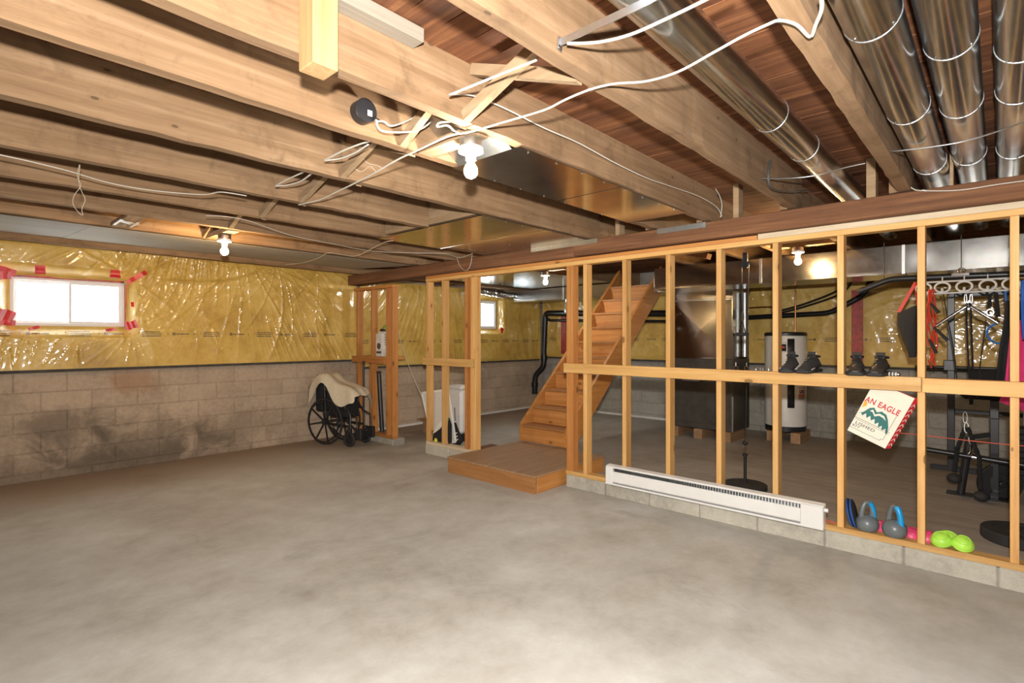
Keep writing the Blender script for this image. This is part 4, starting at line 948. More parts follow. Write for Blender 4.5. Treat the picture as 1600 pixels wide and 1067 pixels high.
def drain(label, path, r, m='abs', couplings=(), cat='pipe', name='drain_pipe'):
    T = thing(name, label, cat, path[-1])
    obj('pipe_run', MB().tube(path, r, 18), M[m], T, smooth=True)
    for c, a in couplings: obj('coupling', MB().lathe([(r + .012, -.045), (r + .012, .045)], c, a, 18), M[m], T, smooth=True)
    return T
def bend(pts, rad=.10, n=5):
    P = [Vector(p) for p in pts]; out = [P[0]]
    for i in range(1, len(P) - 1):
        a = (P[i-1] - P[i]); b = (P[i+1] - P[i]); ra = min(rad, a.length * .45, b.length * .45)
        s = P[i] + a.normalized() * ra; e = P[i] + b.normalized() * ra
        for k in range(n + 1):
            t = k / n; out.append(s * (1-t)**2 + P[i] * 2*t*(1-t) + e * t*t)
    return out + [P[-1]]
drain('thick black drain pipe along the far wall, dropping at the corner', bend([(8.20, 3.6, 1.80), (8.20, 6.62, 1.90), (8.20, 6.66, 1.10), (8.20, 6.66, .84), (8.12, 6.82, .66), (8.12, 6.83, .30)], .09), .055, couplings=[((8.20, 6.655, 1.02), (0, 0, 1)), ((8.12, 6.828, .48), (0, 0, 1))])
drain('thinner black drain pipe just below the thick one on the far wall', bend([(8.22, 3.6, 1.67), (8.22, 6.55, 1.76), (8.22, 6.56, 1.80)], .06), .026)
drain('black drain pipe bending up behind the water heater', bend([(8.28, 3.3, 1.70), (8.28, 1.70, 1.75), (8.28, 1.30, 1.98), (8.28, 1.22, 2.2)], .10), .036)
cable('black_hose', 'thin black hose sloping behind the water heater', 'hose', [(8.30, 2.45, 1.78), (8.30, 2.05, 1.88), (8.30, 1.62, 2.05), (8.30, 1.5, 2.2)], .014, M['abs'])
cable('black_hose', 'second thin black hose sloping just under the first', 'hose', [(8.32, 2.45, 1.75), (8.32, 2.05, 1.845), (8.32, 1.58, 2.01), (8.32, 1.44, 2.2)], .014, M['abs'])
T = thing('blue_bucket', 'blue plastic bucket on the floor behind the stairs', 'bucket', (7.9, 6.35, 0))
obj('pail', MB().lathe([(.10, 0), (.13, .26), (.14, .262), (.14, .275), (.126, .275), (.10, .02), (.001, .015)], (7.95, 6.38, 0), (0, 0, 1), 26), M['blue_cloth'], T, smooth=True)
obj('bail', MB().tube([(7.95 + .142 * math.cos(a), 6.38 + .04, .265 - .11 * math.sin(a)) for a in [math.pi * i / 12 for i in range(13)]], .004, 6), M['chrome'], T, smooth=True)
tag(obj('offcut_board', MB().bar(px_x(1072, 397, 5.4) + Vector((0, 0, .02)), px_x(1108, 404, 5.4) + Vector((0, 0, .02)), .11, .06), M['stair_y'], bevel=.004), 'orange wooden offcut tucked under the back joists', 'board')

# ------------------------------------------------------------------ hanging pulley with weight, loose plates
PX, PY = 5.15, 1.755
T = thing('cable_pulley', 'black pulley and cord hanging from the joist, carrying a weight disc', 'pulley', (PX, PY, 2.3))
obj('hook', MB().tube([(PX, PY, 2.30), (PX, PY, 2.25), (PX, PY + .015, 2.235), (PX, PY, 2.222)], .004, 8), M['chrome'], T, smooth=True)
pu = obj('pulley_block', MB().box(PX - .012, PX + .012, PY - .022, PY + .022, 2.06, 2.21), M['black'], T, bevel=.006)
obj('sheave', MB().lathe([(.036, -.010), (.030, 0), (.036, .010)], (PX, PY, 2.10), (1, 0, 0), 20), M['rubber'], pu, smooth=True)
obj('cord', MB().tube([(PX, PY - .032, 2.10), (PX, PY - .018, 1.2), (PX, PY, .40)], .0035, 6), M['black'], T)
obj('cord', MB().tube([(PX, PY + .032, 2.10), (PX, PY + .024, 1.66)], .0035, 6), M['black'], T)
obj('snap_link', MB().tube([(PX, PY + .024 + .012 * math.cos(a), 1.61 + .045 * math.sin(a)) for a in [2 * math.pi * i / 14 for i in range(14)]], .004, 6, closed=True), M['chrome'], T, smooth=True)
hd = obj('hand_strap', MB().tube([(PX, PY + .024, 1.565), (PX, PY - .005, 1.45), (PX, PY + .055, 1.45)], .012, 8, closed=True, flat=.4), M['fabric'], T)
obj('grip', MB().tube([(PX, PY - .03, 1.445), (PX, PY + .08, 1.445)], .017, 12), M['rubber'], T, smooth=True)
obj('stopper', MB().lathe([(.004, .05), (.026, .03), (.026, .018), (.004, 0)], (PX, PY, .40), (0, 0, 1), 14), M['black'], T, smooth=True)
obj('snap_link', MB().tube([(PX, PY + .012 * math.cos(a), .365 + .038 * math.sin(a)) for a in [2 * math.pi * i / 14 for i in range(14)]], .004, 6, closed=True), M['chrome'], T, smooth=True)
obj('loading_pin', MB().lathe([(.014, .05), (.014, .30), (.022, .305), (.022, .325), (.008, .33)], (PX, PY, 0), (0, 0, 1), 14), M['steel_black'], T, smooth=True)
T = thing('weight_disc', 'thin black weight disc on the floor under the hanging pulley', 'weight', (PX, PY, 0))
obj('plate', MB().lathe([(.017, .006), (.05, .0), (.185, .0), (.190, .006), (.190, .042), (.180, .048), (.06, .048), (.05, .054), (.017, .054)], (PX, PY, 0), (0, 0, 1), 40, cap=False), M['rubber'], T, smooth=True)
obj('hub_sleeve', MB().lathe([(.030, .0545), (.030, .058), (.018, .058)], (PX, PY, 0), (0, 0, 1), 20, cap=False), M['steel_black'], T, smooth=True)
T = thing('bumper_plate', 'thick black bumper plate lying on the floor behind the stud wall', 'weight', (5.09, -.12, 0))
obj('plate', MB().lathe([(.026, 0), (.215, 0), (.222, .008), (.222, .068), (.214, .076), (.16, .076), (.155, .070), (.09, .070), (.085, .076), (.026, .076)], (5.09, -.12, 0), (0, 0, 1), 48, cap=False), M['rubber'], T, smooth=True)
obj('hub_ring', MB().lathe([(.045, .0765), (.045, .081), (.027, .081), (.027, .0)], (5.09, -.12, 0), (0, 0, 1), 24, cap=False), M['steel_black'], T, smooth=True)

# ------------------------------------------------------------------ home gym in the back room
GX = 6.0
def gy(u, v, X=GX): return px_x(u, v, X)
T = thing('home_gym', 'black steel home gym frame with seat and leg bars behind the stud wall', 'gym machine', (6.6, .15, 0))
obj('upright', MB().box(7.28, 7.34, .345, .405, 0, 1.90), M['steel_black'], T, bevel=.004)
obj('upright', MB().box(7.28, 7.34, -.75, -.69, 0, 1.90), M['steel_black'], T, bevel=.004)
obj('cross_bar', MB().box(7.285, 7.335, -.69, .345, 1.84, 1.895), M['steel_black'], T, bevel=.004)
obj('cross_bar', MB().box(7.285, 7.335, -.69, .345, .62, .66), M['steel_black'], T, bevel=.004)
obj('base_rail', MB().box(6.25, 7.28, .0, .06, .012, .062), M['steel_black'], T, bevel=.004)
obj('base_rail', MB().box(7.281, 7.339, -.85, .55, .0, .05), M['steel_black'], T, bevel=.004)
obj('foot_plate', MB().box(6.20, 6.42, -.06, .12, 0, .012), M['steel_black'], T, bevel=.003)
obj('leg_post', MB().box(6.30, 6.36, .0, .06, .06, .70), M['steel_black'], T, bevel=.004)
a = gy(1515, 683, 6.27); b = gy(1501, 771, 6.27)
lp = obj('swing_leg', MB().tube([a, (b.x, b.y, .012)], .030, 14), M['steel_black'], T, smooth=True)
obj('foot_plate', MB().box(b.x - .07, b.x + .07, b.y - .08, b.y + .10, 0, .012), M['steel_black'], T, bevel=.003)
obj('pivot_arm', MB().bar(a, (6.33, .03, a.z + .04), .04, .04), M['steel_black'], T, bevel=.004)
p = gy(1447, 702, 6.2); q = gy(1600, 727, 6.2)
tb = obj('roller_bar', MB().tube([p, q], .024, 14), M['steel_black'], T, smooth=True)
obj('end_cap', MB().tube([p, p + (p - q).normalized() * .02], .027, 14), M['rubber'], tb, smooth=True)
obj('chrome_sleeve', MB().tube([p.lerp(q, .49), p.lerp(q, .58)], .0255, 14), M['chrome'], tb, smooth=True)
obj('seat', MB().box(6.28, 6.75, -.22, .26, .86, .96), M['fabric'], T, bevel=.03)
obj('seat_frame', MB().box(6.29, 7.28, .0, .06, .70, .858), M['steel_black'], T, bevel=.004)
obj('backrest', MB().box(6.76, 6.86, -.18, .22, .98, 1.10), M['fabric'], T, bevel=.03)
wsr = thing('weight_stack', 'stack of black weight slabs beside the gym frame', 'weight stack', (7.0, -.25, 0))
for k in range(9): obj('weight_slab', MB().box(6.88, 7.12, -.52, -.08, .07 + k * .055, .12 + k * .055), M['rubber'], wsr, bevel=.004)
for s in (-.12, .12): obj('guide_rod', MB().tube([(7.0, -.30 + s, .0), (7.0, -.30 + s, 1.7)], .012, 8), M['chrome'], wsr, smooth=True)
obj('base', MB().box(6.85, 7.15, -.55, -.05, 0, .069), M['steel_black'], wsr, bevel=.004)
c = gy(1562, 755, 6.35)
T = thing('weight_plate', 'black weight plate standing on the peg of the gym leg bar', 'weight', (6.35, c.y, c.z - .17))
obj('plate', MB().lathe([(.03, -.02), (.165, -.02), (.172, -.012), (.172, .012), (.165, .02), (.09, .02), (.085, .012), (.05, .012), (.045, .024), (.03, .024)], c, (-.82, -.50, 0), 36, cap=False), M['rubber'], T, smooth=True)
obj('hub', MB().lathe([(.029, -.03), (.029, .05), (.02, .055)], c, (-.82, -.50, 0), 20), M['steel_black'], T, smooth=True)
obj('peg', MB().tube([c, (6.36, .05, c.z)], .02, 12), M['steel_black'], T, smooth=True)
# barbell on the far uprights
T = thing('barbell', 'long thin black barbell resting across the gym uprights', 'barbell', (7.2, 0, 1.12))
bp, bq = gy(1448, 573, 7.235), gy(1585, 573, 7.235)
obj('bar', MB().tube([(7.235, bp.y + .1, bp.z), (7.235, -1.0, bp.z)], .016, 12), M['steel_black'], T, smooth=True)
m_ = gy(1484, 570, 7.235)
obj('collar', MB().box(7.20, 7.279, m_.y - .05, m_.y + .05, m_.z - .06, m_.z + .05), M['steel_black'], T, bevel=.006)
obj('collar', MB().box(7.20, 7.279, -.78, -.68, m_.z - .06, m_.z + .05), M['steel_black'], T, bevel=.006)
# lat bar under the trunk duct
T = thing('lat_bar', 'thick black bent lat bar hanging just under the trunk duct', 'bar', (GX, .4, 1.97))
p0, p1, p2 = gy(1343, 455), gy(1391, 436), gy(1640, 426)
obj('bar', MB().tube(bend([p0, p1, p2], .06), .027, 16), M['steel_black'], T, smooth=True)
obj('end_cap', MB().tube([p0, p0 + (p0 - p1).normalized() * .012], .029, 16), M['rubber'], T, smooth=True)
pc = gy(1502, 430)
obj('chrome_plate', MB().box(GX - .032, GX - .026, pc.y - .055, pc.y + .065, pc.z - .006, pc.z + .018), M['chrome'], T, bevel=.002)
obj('eye', MB().tube([(GX, pc.y + .022 * math.cos(a_), pc.z + .038 + .022 * math.sin(a_)) for a_ in [2*math.pi*i/14 for i in range(14)]], .006, 8, closed=True), M['chrome'], T, smooth=True)
for s in (pc.y, pc.y + .55): obj('hanging_chain', MB().tube([(GX, s, pc.z + .02), (GX, s, 2.30)], .004, 6), M['steel_black'], T)
# white ring rack
T = thing('ring_rack', 'white hanging rack of five rings under the black lat bar', 'rack', (GX - .05, .15, 1.86))
RX = GX - .045
ta, tb_ = gy(1436, 442, RX), gy(1582, 434, RX); ba, bb = gy(1436, 460, RX), gy(1582, 453, RX)
obj('top_rail', MB().tube([ta, tb_], .0075, 8), M['white'], T, smooth=True); obj('bottom_rail', MB().tube([ba, bb], .0075, 8), M['white'], T, smooth=True)
for u in (1444, 1475, 1510, 1546, 1580):
    t = (u - 1436) / 146; cc = (ta.lerp(tb_, t) + ba.lerp(bb, t)) / 2
    rg = obj('ring', MB().tube([cc + Vector((0, .052 * math.cos(a_), .042 * math.sin(a_))) for a_ in [2*math.pi*i/24 for i in range(24)]], .0085, 8, closed=True), M['white'], T, smooth=True)
    obj('hook', MB().tube([cc + Vector((-.004, 0, -.038)), cc + Vector((-.012, 0, -.02)), cc + Vector((-.02, 0, -.012))], .010, 8), M['white'], rg, smooth=True)
for u in (1475, 1510, 1546): obj('hanger', MB().tube([ta.lerp(tb_, (u - 1436) / 146), ta.lerp(tb_, (u - 1436) / 146) + Vector((.03, 0, .055))], .005, 6), M['white'], T)
# chrome V handle on the middle ring
T = thing('v_handle', 'chrome V-shaped pull handle hanging from the middle white ring', 'handle', gy(1512, 475, RX - .03))
VX = RX - .03; ap = gy(1513, 477, VX); la = gy(1464, 508, VX); rb = gy(1558, 504, VX)
obj('grip_bar', MB().tube([ap + (la - ap) * .04, la], .0125, 12), M['chrome'], T, smooth=True); obj('grip_bar', MB().tube([ap + (rb - ap) * .04, rb], .0125, 12), M['chrome'], T, smooth=True)
for e, o_ in ((la, ap), (rb, ap)): obj('flange', MB().lathe([(.022, 0), (.022, .006), (.014, .010)], e, (e - o_), 16), M['chrome'], T, smooth=True)
obj('swivel', MB().lathe([(.018, -.02), (.022, 0), (.018, .02)], ap, (0, 0, 1), 14), M['steel_black'], T, smooth=True)
for s in (-.018, .018): obj('snap_link', MB().tube([ap + Vector((0, s + .008 * math.cos(a_), .055 + .040 * math.sin(a_))) for a_ in [2*math.pi*i/14 for i in range(14)]], .0045, 6, closed=True), M['chrome'], T, smooth=True)
# cords
def gcord(label, pts, X, r, m, name='gym_cord', cat='cord', flat=None): return cable(name, label, cat, [gy(u, v, X) for u, v in pts], r, M[m], 'cords of the home gym', flat)
gcord('black gym cord hanging straight below the chrome V handle, one strand', [(1510, 480), (1511, 520), (1514, 580), (1516, 632)], VX + .012, .007, 'fabric')
gcord('black gym cord hanging straight below the chrome V handle, other strand', [(1517, 480), (1518, 520), (1520, 580), (1519, 632)], VX + .012, .007, 'fabric')
gcord('thin black cord from the second ring down to the barbell', [(1474, 460), (1480, 495), (1489, 540), (1496, 600)], RX + .02, .0045, 'black')
gcord('thin black cord from beside the chrome handle down behind the rail', [(1541, 500), (1537, 530), (1531, 575), (1527, 620)], RX + .02, .0045, 'black')
gcord('blue rope loop hanging beside the chrome handle', [(1571, 455), (1573, 480), (1575, 505), (1573, 525), (1562, 536), (1549, 532), (1542, 521), (1546, 511), (1556, 506)], VX - .03, .0075, 'blue', 'blue_rope', 'rope')
T = thing('wrist_strap', 'black webbing straps with steel rings under the fourth white ring', 'strap', gy(1546, 480, VX))
obj('webbing', MB().bar(gy(1546, 459, VX), gy(1547, 480, VX), .025, .004, up=(1, 0, 0)), M['fabric'], T)
obj('webbing', MB().bar(gy(1556, 457, VX), gy(1560, 495, VX), .028, .004, up=(1, 0, 0)), M['fabric'], T)
obj('steel_ring', MB().tube([gy(1547, 488, VX) + Vector((0, .022 * math.cos(a_), .026 * math.sin(a_))) for a_ in [2*math.pi*i/14 for i in range(14)]], .004, 6, closed=True), M['chrome'], T, smooth=True)
# resistance bands (red tubes with black grips)
T = thing('resistance_band', 'tangle of red resistance tubes with black grips hanging beside a stud', 'resistance band', gy(1455, 460, VX))
rr = random.Random(4)
for k in range(5):
    u0 = 1450 + k * 2.6
    obj('rubber_tube', MB().tube([gy(u0 + rr.uniform(-2, 2) + 3 * math.sin(v / 17 + k), v, VX - .01 + .008 * k) for v in range(452, 545 + 7 * k, 8)], .006, 8), M['red'], T, smooth=True)
for (u0, v0, u1, v1) in ((1454, 474, 1467, 489), (1459, 511, 1481, 532), (1452, 530, 1463, 552)):
    obj('grip', MB().tube([gy(u0, v0, VX - .035), gy(u1, v1, VX - .035)], [.010, .014], 12), M['rubber'], T, smooth=True)
obj('rubber_loop', MB().tube([gy(1463, 520, VX - .02), gy(1465, 540, VX - .02), gy(1458, 560, VX - .02), gy(1455, 576, VX - .02), gy(1450, 562, VX - .02)], .006, 8), M['red'], T, smooth=True)
# black mesh bag on a red strap
T = thing('mesh_bag', 'black mesh bag hanging by a red strap from the lat bar', 'bag', gy(1415, 490, VX))
BX = GX - .06
outl = [(1402, 488), (1412, 485), (1425, 479), (1434, 476), (1436, 500), (1434, 540), (1431, 558), (1420, 559), (1418, 549), (1410, 530), (1403, 508)]
fr = [gy(u, v, BX) for u, v in outl]; cen = sum((Vector(p_) for p_ in fr), Vector()) / len(fr)
mb = MB(); n = len(fr)
mb.add([*fr, *[q_ + Vector((.05, 0, 0)) for q_ in fr], cen + Vector((-.045, 0, 0)), cen + Vector((.09, 0, 0))], [(i, (i+1) % n, 2*n) for i in range(n)] + [((i+1) % n + n, i + n, 2*n+1) for i in range(n)] + [(i, i + n, (i+1) % n + n, (i+1) % n) for i in range(n)])
obj('pouch', mb, M['fabric_soft'], T, smooth=True)
obj('strap', MB().bar(gy(1404, 488, BX), gy(1431, 441, BX + .03), .004, .026, up=(0, 1, .6)), M['red'], T)
obj('strap', MB().bar(gy(1431, 441, BX + .03), gy(1434, 478, BX), .004, .022, up=(0, 1, .2)), M['red'], T)
# garments on the end stud
def garment(name, label, m, outl, X, wob):
    T = thing(name, label, 'garment', gy(*outl[0], X))
    L = outl[:len(outl)//2]; R = outl[len(outl)//2:][::-1]; n = 14; vs = []
    for (a_, b_) in zip(L, R):
        for k in range(n):
            t = k / (n - 1); p_ = gy(a_[0] + (b_[0] - a_[0]) * t, a_[1] + (b_[1] - a_[1]) * t, X)
            vs.append(p_ + Vector((wob * math.sin(t * 15 + a_[1] * .02), 0, 0)))
    obj('cloth', MB().grid(vs, len(L), n), m, T, smooth=True, solid=.006)
    obj('hanging_loop', MB().tube([gy(R[0][0] - 4, R[0][1], X), gy(R[0][0] + 2, R[0][1] - 8, X)], .004, 6), m, T)
garment('dark_jacket', 'black jacket hanging behind the end stud', M['fabric'], [(1572, 470), (1569, 500), (1562, 540), (1556, 600), (1612, 600), (1610, 540), (1606, 500), (1600, 470)], 5.0, .015)
garment('pink_jacket', 'pink jacket hanging on the end stud beside a black one', M['magenta'], [(1580, 500), (1576, 540), (1570, 600), (1562, 628), (1618, 650), (1618, 600), (1612, 540), (1606, 500)], 4.6, .012)
garment('blue_shirt', 'blue garment hanging on the outer side of the end stud', M['blue_cloth'], [(1596, 438), (1595, 470), (1596, 500), (1598, 530), (1618, 530), (1618, 500), (1618, 470), (1618, 438)], 4.35, .008)
# triceps ropes with ball ends
def rope(label, pts, X):
    T = thing('triceps_rope', label, 'rope', gy(*pts[-1], X), group='ropes of the home gym')
    P = [gy(u, v, X) for u, v in pts]; Q = []
    for a_, b_ in zip(P[:-1], P[1:]):
        for k in range(9): Q.append(a_.lerp(b_, k / 9))
    obj('twisted_rope', MB().tube(Q, [.015 + .004 * (i % 2) for i in range(len(Q))], 10), M['fabric'], T, smooth=True)
    obj('rope_stopper', MB().ball(P[-1] + Vector((0, 0, -.03)), (.055, .055, .045), 16, 10), M['rubber'], T, smooth=True)
rope('black twisted rope with a rubber ball end near the gym upright', [(1508, 668), (1496, 700), (1491, 742)], 6.12)
rope('black twisted rope with a rubber ball end hanging before the weight plate', [(1512, 668), (1530, 715), (1533, 770)], 6.08)
T = thing('chain_hook', 'steel snap links joining the gym cord and ropes', 'hook', gy(1510, 660, 6.1))
for (u, v, h) in ((1508, 652, .05), (1510, 668, .045), (1517, 685, .05)):
    cc = gy(u, v, 6.1); obj('snap_link', MB().tube([cc + Vector((0, .014 * math.cos(a_), h * math.sin(a_))) for a_ in [2*math.pi*i/14 for i in range(14)]], .0055, 6, closed=True), M['chrome'], T, smooth=True)
obj('hook_end', MB().tube([gy(1516, 694, 6.1), gy(1516, 706, 6.1), gy(1512, 710, 6.1), gy(1519, 711, 6.1)], .005, 8), M['chrome'], T, smooth=True)
cable('stretch_band', 'faded red elastic band stretched behind the studs at knee height', 'band', [px_x(1330, 673, 4.155), px_x(1410, 677, 4.30), px_x(1450, 681, 4.3), px_x(1520, 689, 4.3), px_x(1580, 695, 4.25), px_x(1640, 700, 4.2)], .006, M['redband'], flat=.5)

# ------------------------------------------------------------------ doorway clutter
FX = 4.165
T = thing('window_screen', 'white framed insect screen leaning by the three-stud frame', 'screen', (4.2, 5.2, .16))
a, b, c, d = px_x(659, 614, FX), px_x(700, 609, FX), px_x(677, 694, FX), px_x(712, 690, FX)
for q_ in (c, d): q_.z = max(q_.z, .005)
M_ = lambda p_, q_: MB().bar(p_, q_, .018, .030, up=(1, 0, 0))
for p_, q_ in ((a, b), (a, c), (c, d), (b, d)): obj('frame_bar', MB().bar(p_, q_, .028, .014, up=(1, 0, 0)), M['white'], T, bevel=.002)
obj('mesh', MB().add([a, b, d, c], [(0, 1, 2, 3)]), M['mesh'], T, solid=.002)
T = thing('feed_sack', 'black printed plastic sack with yellow-green flowers slumped against the screen', 'sack', (4.25, 4.9, 0))
sx = FX - .035
out = [(674, 694), (677, 677), (684, 671), (690, 662), (694, 657), (700, 652), (704, 664), (704, 692), (696, 696)]
fr = [px_x(u, v, sx) for u, v in out]; cen = sum((Vector(p_) for p_ in fr), Vector()) / len(fr); n = len(fr)
sk = MB().add([*fr, *[q_ + Vector((.02, 0, 0)) for q_ in fr], cen + Vector((-.03, 0, 0))], [(i, (i+1) % n, 2*n) for i in range(n)] + [(i, i + n, (i+1) % n + n, (i+1) % n) for i in range(n)] + [tuple(range(n, 2*n))])
so = obj('sack_body', sk, M['fabric'], T, smooth=True)
fc = px_x(681, 688, sx - .02)
obj('printed_flower', MB().lathe([(.030, 0), (.026, .006), (.008, .010)], fc, (-1, 0, 0), 9), M['yellowgreen'], so)
obj('printed_leaf', MB().bar(px_x(693, 664, sx - .014), px_x(700, 654, sx - .014), .03, .004, up=(1, 0, 0)), M['green'], so)
obj('torn_edge', MB().add([px_x(u, v, sx - .012) for u, v in ((676, 678), (684, 664), (693, 652), (697, 656), (690, 668), (682, 674))], [(0, 1, 2, 3, 4, 5)]), M['card'], so, solid=.002)
T = thing('feed_sack', 'black sack with white lettering tipped behind the middle stud', 'sack', (4.3, 4.6, 0))
sx2 = 4.19
out = [(705, 664), (708, 660), (719, 690), (715, 696), (702, 694)]
fr = [px_x(u, v, sx2) for u, v in out]; n = len(fr)
so = obj('sack_body', MB().add([*fr, *[q_ + Vector((.05, 0, 0)) for q_ in fr]], [tuple(range(n)), tuple(range(n, 2*n))] + [(i, i + n, (i+1) % n + n, (i+1) % n) for i in range(n)]), M['fabric'], T, bevel=.006)
for k in range(3): obj('printed_line', MB().bar(px_x(709 + k, 679 + 5 * k, sx2 - .004), px_x(714 + k, 676 + 5 * k, sx2 - .004), .012, .003, up=(1, 0, 0)), M['card'], so)
T = thing('white_bin', 'tall narrow white plastic bin behind the three-stud frame', 'bin', (4.9, 5.47, 0))
bx, by = 4.93, 5.50
obj('bin_body', MB().box(bx - .11, bx + .11, by - .15, by + .15, .11, .70), M['white'], T, bevel=.03)
obj('lid', MB().box(bx - .115, bx + .115, by - .155, by + .155, .7005, .76), M['white'], T, bevel=.025)
obj('slot', MB().bar((bx - .112, by - .03, .28), (bx - .112, by - .02, .46), .004, .012, up=(0, 1, 0)), M['felt'], T)
obj('stand', MB().box(bx - .10, bx + .10, by - .13, by + .13, .0, .1095), M['black'], T, bevel=.01)
cable('pull_cord', 'thin pale cord slanting down past the doorway studs', 'cord', [px_x(617, 490, 4.30), px_x(625, 530, 4.28), px_x(640, 575, 4.25), px_x(656, 612, 4.20), px_x(660, 622, 4.17)], .0035, M['cable_old'])
T = thing('cardboard_box', 'low brown cardboard box on the floor beside the narrow frame', 'box', (4.6, 5.6, 0))
obj('carton', MB().box(4.95, 5.25, 6.0, 6.35, 0, .22), M['ply'], T, bevel=.004)
obj('flap', MB().bar((4.95, 6.0, .222), (4.82, 6.0, .26), .002, .30, up=(0, 1, 0)), M['ply'], T) if False else obj('flap', MB().box(4.83, 4.95, 6.0, 6.35, .216, .2195), M['ply'], T)
T = thing('dark_crate', 'dark wooden block behind the doorway post', 'crate', (4.35, 4.24, 0))
obj('crate_body', MB().box(4.30, 4.50, 4.30, 4.46, 0, .13), M['beam'], T, bevel=.004); obj('top_slat', MB().box(4.30, 4.50, 4.30, 4.46, .131, .15), M['beam'], T, bevel=.004)

# shelf contents
T = thing('appliance_box', 'white printed appliance carton on the shelf by the wheelchair', 'box', (4.2, 6.15, 1.158))
obj('carton_body', MB().box(4.151, 4.27, 6.03, 6.30, 1.1585, 1.50), M['card'], T, bevel=.003)
obj('carton_body', MB().box(4.112, 4.149, 6.17, 6.305, 1.1585, 1.47), M['card'], T, bevel=.002)
for k in range(5): obj('printed_line', MB().box(4.1490, 4.1508, 6.05, 6.15, 1.45 - k * .035, 1.46 - k * .035), M['furnace'], T)
obj('printed_picture', MB().lathe([(.045, 0), (.045, .001)], (4.1118, 6.235, 1.30), (-1, 0, 0), 16), M['furnace'], T)
obj('printed_line', MB().box(4.1105, 4.1119, 6.18, 6.29, 1.20, 1.23), M['furnace'], T)
T = thing('green_pouch', 'lime green soft pouch lying on the white carton', 'pouch', (4.2, 6.1, 1.5))
obj('pouch_body', MB().ball((4.21, 6.14, 1.548), (.06, .13, .047), 18, 10), M['green'], T, smooth=True)
obj('dark_pad', MB().box(4.155, 4.20, 6.16, 6.28, 1.5005, 1.535), M['black'], T, bevel=.01)
T = thing('spray_can', 'slim black can standing at the end of the shelf', 'can', (4.2, 6.45, 1.158))
cx_, cy2 = 4.22, 6.46
obj('can_body', MB().lathe([(.030, 0), (.032, .006), (.032, .20), (.022, .222), (.014, .226)], (cx_, cy2, 1.1585), (0, 0, 1), 20), M['black'], T, smooth=True)
obj('cap', MB().lathe([(.020, .2265), (.020, .262), (.016, .268)], (cx_, cy2, 1.1585), (0, 0, 1), 16), M['rubber'], T, smooth=True)
T = thing('leaning_tube', 'long black tube leaning inside the narrow stud frame', 'tube', (4.2, 5.95, .123))
obj('tube', MB().tube([px_x(592, 584, 4.105), Vector((4.105, px_x(597, 668, 4.105).y, .152))], .030, 14), M['black'], T, smooth=True)
obj('end_cap', MB().tube([px_x(592, 583, 4.105), px_x(591.6, 580, 4.105)], .032, 14), M['rubber'], T, smooth=True)
T = thing('leaning_rod', 'thin black rod standing against the narrow stud frame', 'rod', (4.0, 6.55, 0))
obj('rod', MB().tube([(4.00, 6.43, 0), (4.01, 6.45, 1.05)], .014, 10), M['black'], T, smooth=True)
obj('rod_tip', MB().tube([(4.01, 6.45, 1.05), (4.011, 6.451, 1.09)], .017, 10), M['rubber'], T, smooth=True)

# ------------------------------------------------------------------ folded wheelchair with a towel
WR = math.radians(-73)      # heading: front toward +x, turned to the room
T = thing('wheelchair', 'black folded wheelchair parked against the block wall', 'wheelchair', (3.70, 6.53, 0), WR)
R = .305
def wheel(y):
    w = obj('rear_wheel', MB().tube([(-.10 + (R - .014) * math.cos(a_), y, R + (R - .014) * math.sin(a_)) for a_ in [2*math.pi*i/40 for i in range(40)]], .014, 10, closed=True), M['rubber'], T, smooth=True, local=True)
    for k in range(8):
        a_ = 2 * math.pi * k / 8 + .2
        obj('spoke', MB().bar((-.10, y, R), (-.10 + (R - .025) * math.cos(a_), y, R + (R - .025) * math.sin(a_)), .016, .014, up=(0, 1, 0)), M['black'], w, local=True)
    obj('hub', MB().lathe([(.035, -.03), (.035, .03)], (-.10, y, R), (0, 1, 0), 16), M['black'], w, smooth=True, local=True)
    obj('hand_rim', MB().tube([(-.10 + .26 * math.cos(a_), y + (-.035 if y < 0 else .035), R + .26 * math.sin(a_)) for a_ in [2*math.pi*i/36 for i in range(36)]], .008, 8, closed=True), M['steel_black'], w, smooth=True, local=True)
for y in (-.17, .17): wheel(y)
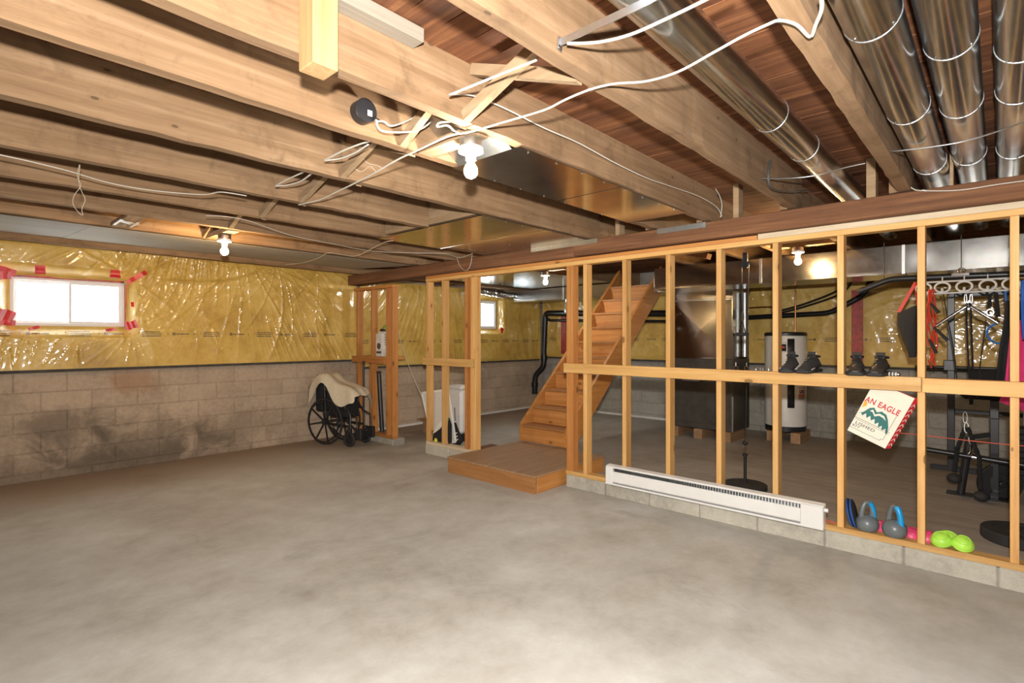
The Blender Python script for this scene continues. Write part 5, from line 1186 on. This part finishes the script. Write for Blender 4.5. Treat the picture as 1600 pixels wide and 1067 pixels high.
for y in (-.13, .13):
    fr = MB(); fr.tube([(-.16, y, .90), (-.13, y, .50), (-.12, y, .28)], .013, 10); fr.tube([(-.13, y, .48), (.26, y, .48), (.30, y, .40), (.30, y, .18)], .013, 10)
    fr.tube([(-.12, y, .28), (.30, y, .26)], .012, 10); fr.tube([(-.14, y, .70), (.14, y, .70), (.20, y, .66), (.21, y, .48)], .012, 10); fr.tube([(-.16, y, .90), (-.27, y, .905)], .014, 10)
    obj('side_frame', fr, M['steel_black'], T, smooth=True, local=True)
    obj('armrest', MB().box(-.12, .14, y - .028, y + .028, .712, .745), M['rubber'], T, bevel=.008, local=True)
    ca = obj('caster', MB().tube([(.30 + .078 * math.cos(a_), y * 1.15, .098 + .078 * math.sin(a_)) for a_ in [2*math.pi*i/24 for i in range(24)]], .020, 10, closed=True), M['rubber'], T, smooth=True, local=True)
    obj('caster_hub', MB().lathe([(.060, -.012), (.022, -.018), (.022, .018), (.060, .012)], (.30, y * 1.15, .098), (0, 1, 0), 20), M['black'], ca, smooth=True, local=True)
    obj('caster_fork', MB().bar((.30, y * 1.15 - .034, .10), (.30, y * 1.15 - .034, .225), .03, .006, up=(0, 1, 0)).bar((.30, y * 1.15 + .034, .10), (.30, y * 1.15 + .034, .225), .03, .006, up=(0, 1, 0)).box(.285, .315, y * 1.15 - .037, y * 1.15 + .037, .222, .232), M['steel_black'], T, local=True)
    obj('side_guard', MB().box(-.10, .19, y - .004, y + .004, .50, .69), M['fabric'], T, local=True)
    obj('leg_rest', MB().tube([(.30, y, .44), (.40, y, .40), (.43, y, .14)], .011, 10), M['steel_black'], T, smooth=True, local=True)
    obj('foot_plate', MB().box(.38, .48, y - .012 - (.02 if y > 0 else 0), y + .012 + (.02 if y < 0 else 0), .10, .24), M['black'], T, bevel=.004, local=True)
n = 7
obj('backrest', MB().grid([Vector((-.135 - .025 * (z_ - .5) / .4 - .06 * math.sin(math.pi * i / (n-1)), -.13 + .26 * i / (n-1), z_)) for z_ in (.50, .64, .77, .88) for i in range(n)], 4, n), M['fabric'], T, smooth=True, local=True, solid=.012)
obj('seat_sling', MB().grid([Vector((x_, -.13 + .26 * i / (n-1), .49 + .13 * math.sin(math.pi * i / (n-1)))) for x_ in (-.12, 0, .12, .25) for i in range(n)], 4, n), M['fabric'], T, smooth=True, local=True, solid=.012)
obj('seat_cushion', MB().box(-.10, .24, -.118, .118, .36, .60), M['fabric'], T, bevel=.03, local=True)
obj('cross_brace', MB().bar((.05, -.12, .27), (.05, .12, .50), .02, .02).bar((.08, .12, .27), (.08, -.12, .50), .02, .02), M['steel_black'], T, local=True)
obj('hanging_bag', MB().box(-.33, -.20, -.13, .13, .42, .80), M['fabric'], T, bevel=.03, local=True)
# towel
C0 = chain(T)
def tw(x, y):      # local cloth height over the chair, x along the chair, y across
    return 0
T = thing('towel', 'cream towel with a dark border stripe draped over the wheelchair', 'towel', (3.70, 6.53, .75))
L = [(-.42, .66), (-.38, .78), (-.30, .90), (-.22, .94), (-.14, .945), (-.04, .885), (.06, .82), (.16, .79), (.26, .775), (.34, .74), (.40, .66)]
vs = []; nv = 15; rr = random.Random(3)
for i, (x, z) in enumerate(L):
    for j in range(nv):
        t = j / (nv - 1) * 2 - 1; ed = abs(t)
        drop = .0 if ed < .55 else (ed - .55) / .45
        dl = (.20 + .10 * math.sin(i * 1.1 + (2 if t > 0 else 0))) * drop
        y = t * .24 if ed < .55 else math.copysign(.132 + .045 * drop + .012 * math.sin(i * 2.3), t)
        z2 = z - dl + .012 * math.sin(i * 1.9 + j * 1.3) + (.0 if ed > .5 else -.012 * (1 - ed * 2))
        vs.append(Vector((x + .012 * math.sin(j * 1.7), y * 1.12, z2)))
tm = MB().grid(vs, len(L), nv).xf(C0)
to = obj('cloth', tm, M['towel'], T, smooth=True, solid=.006)
sb_ = to.modifiers.new('sub', 'SUBSURF'); sb_.levels = 2; sb_.render_levels = 2
obj('border_stripe', MB().tube([C0 @ (vs[1 * nv + j] + Vector((-.006, 0, .004))) for j in range(nv)], .004, 6), M['felt'], T, smooth=True)
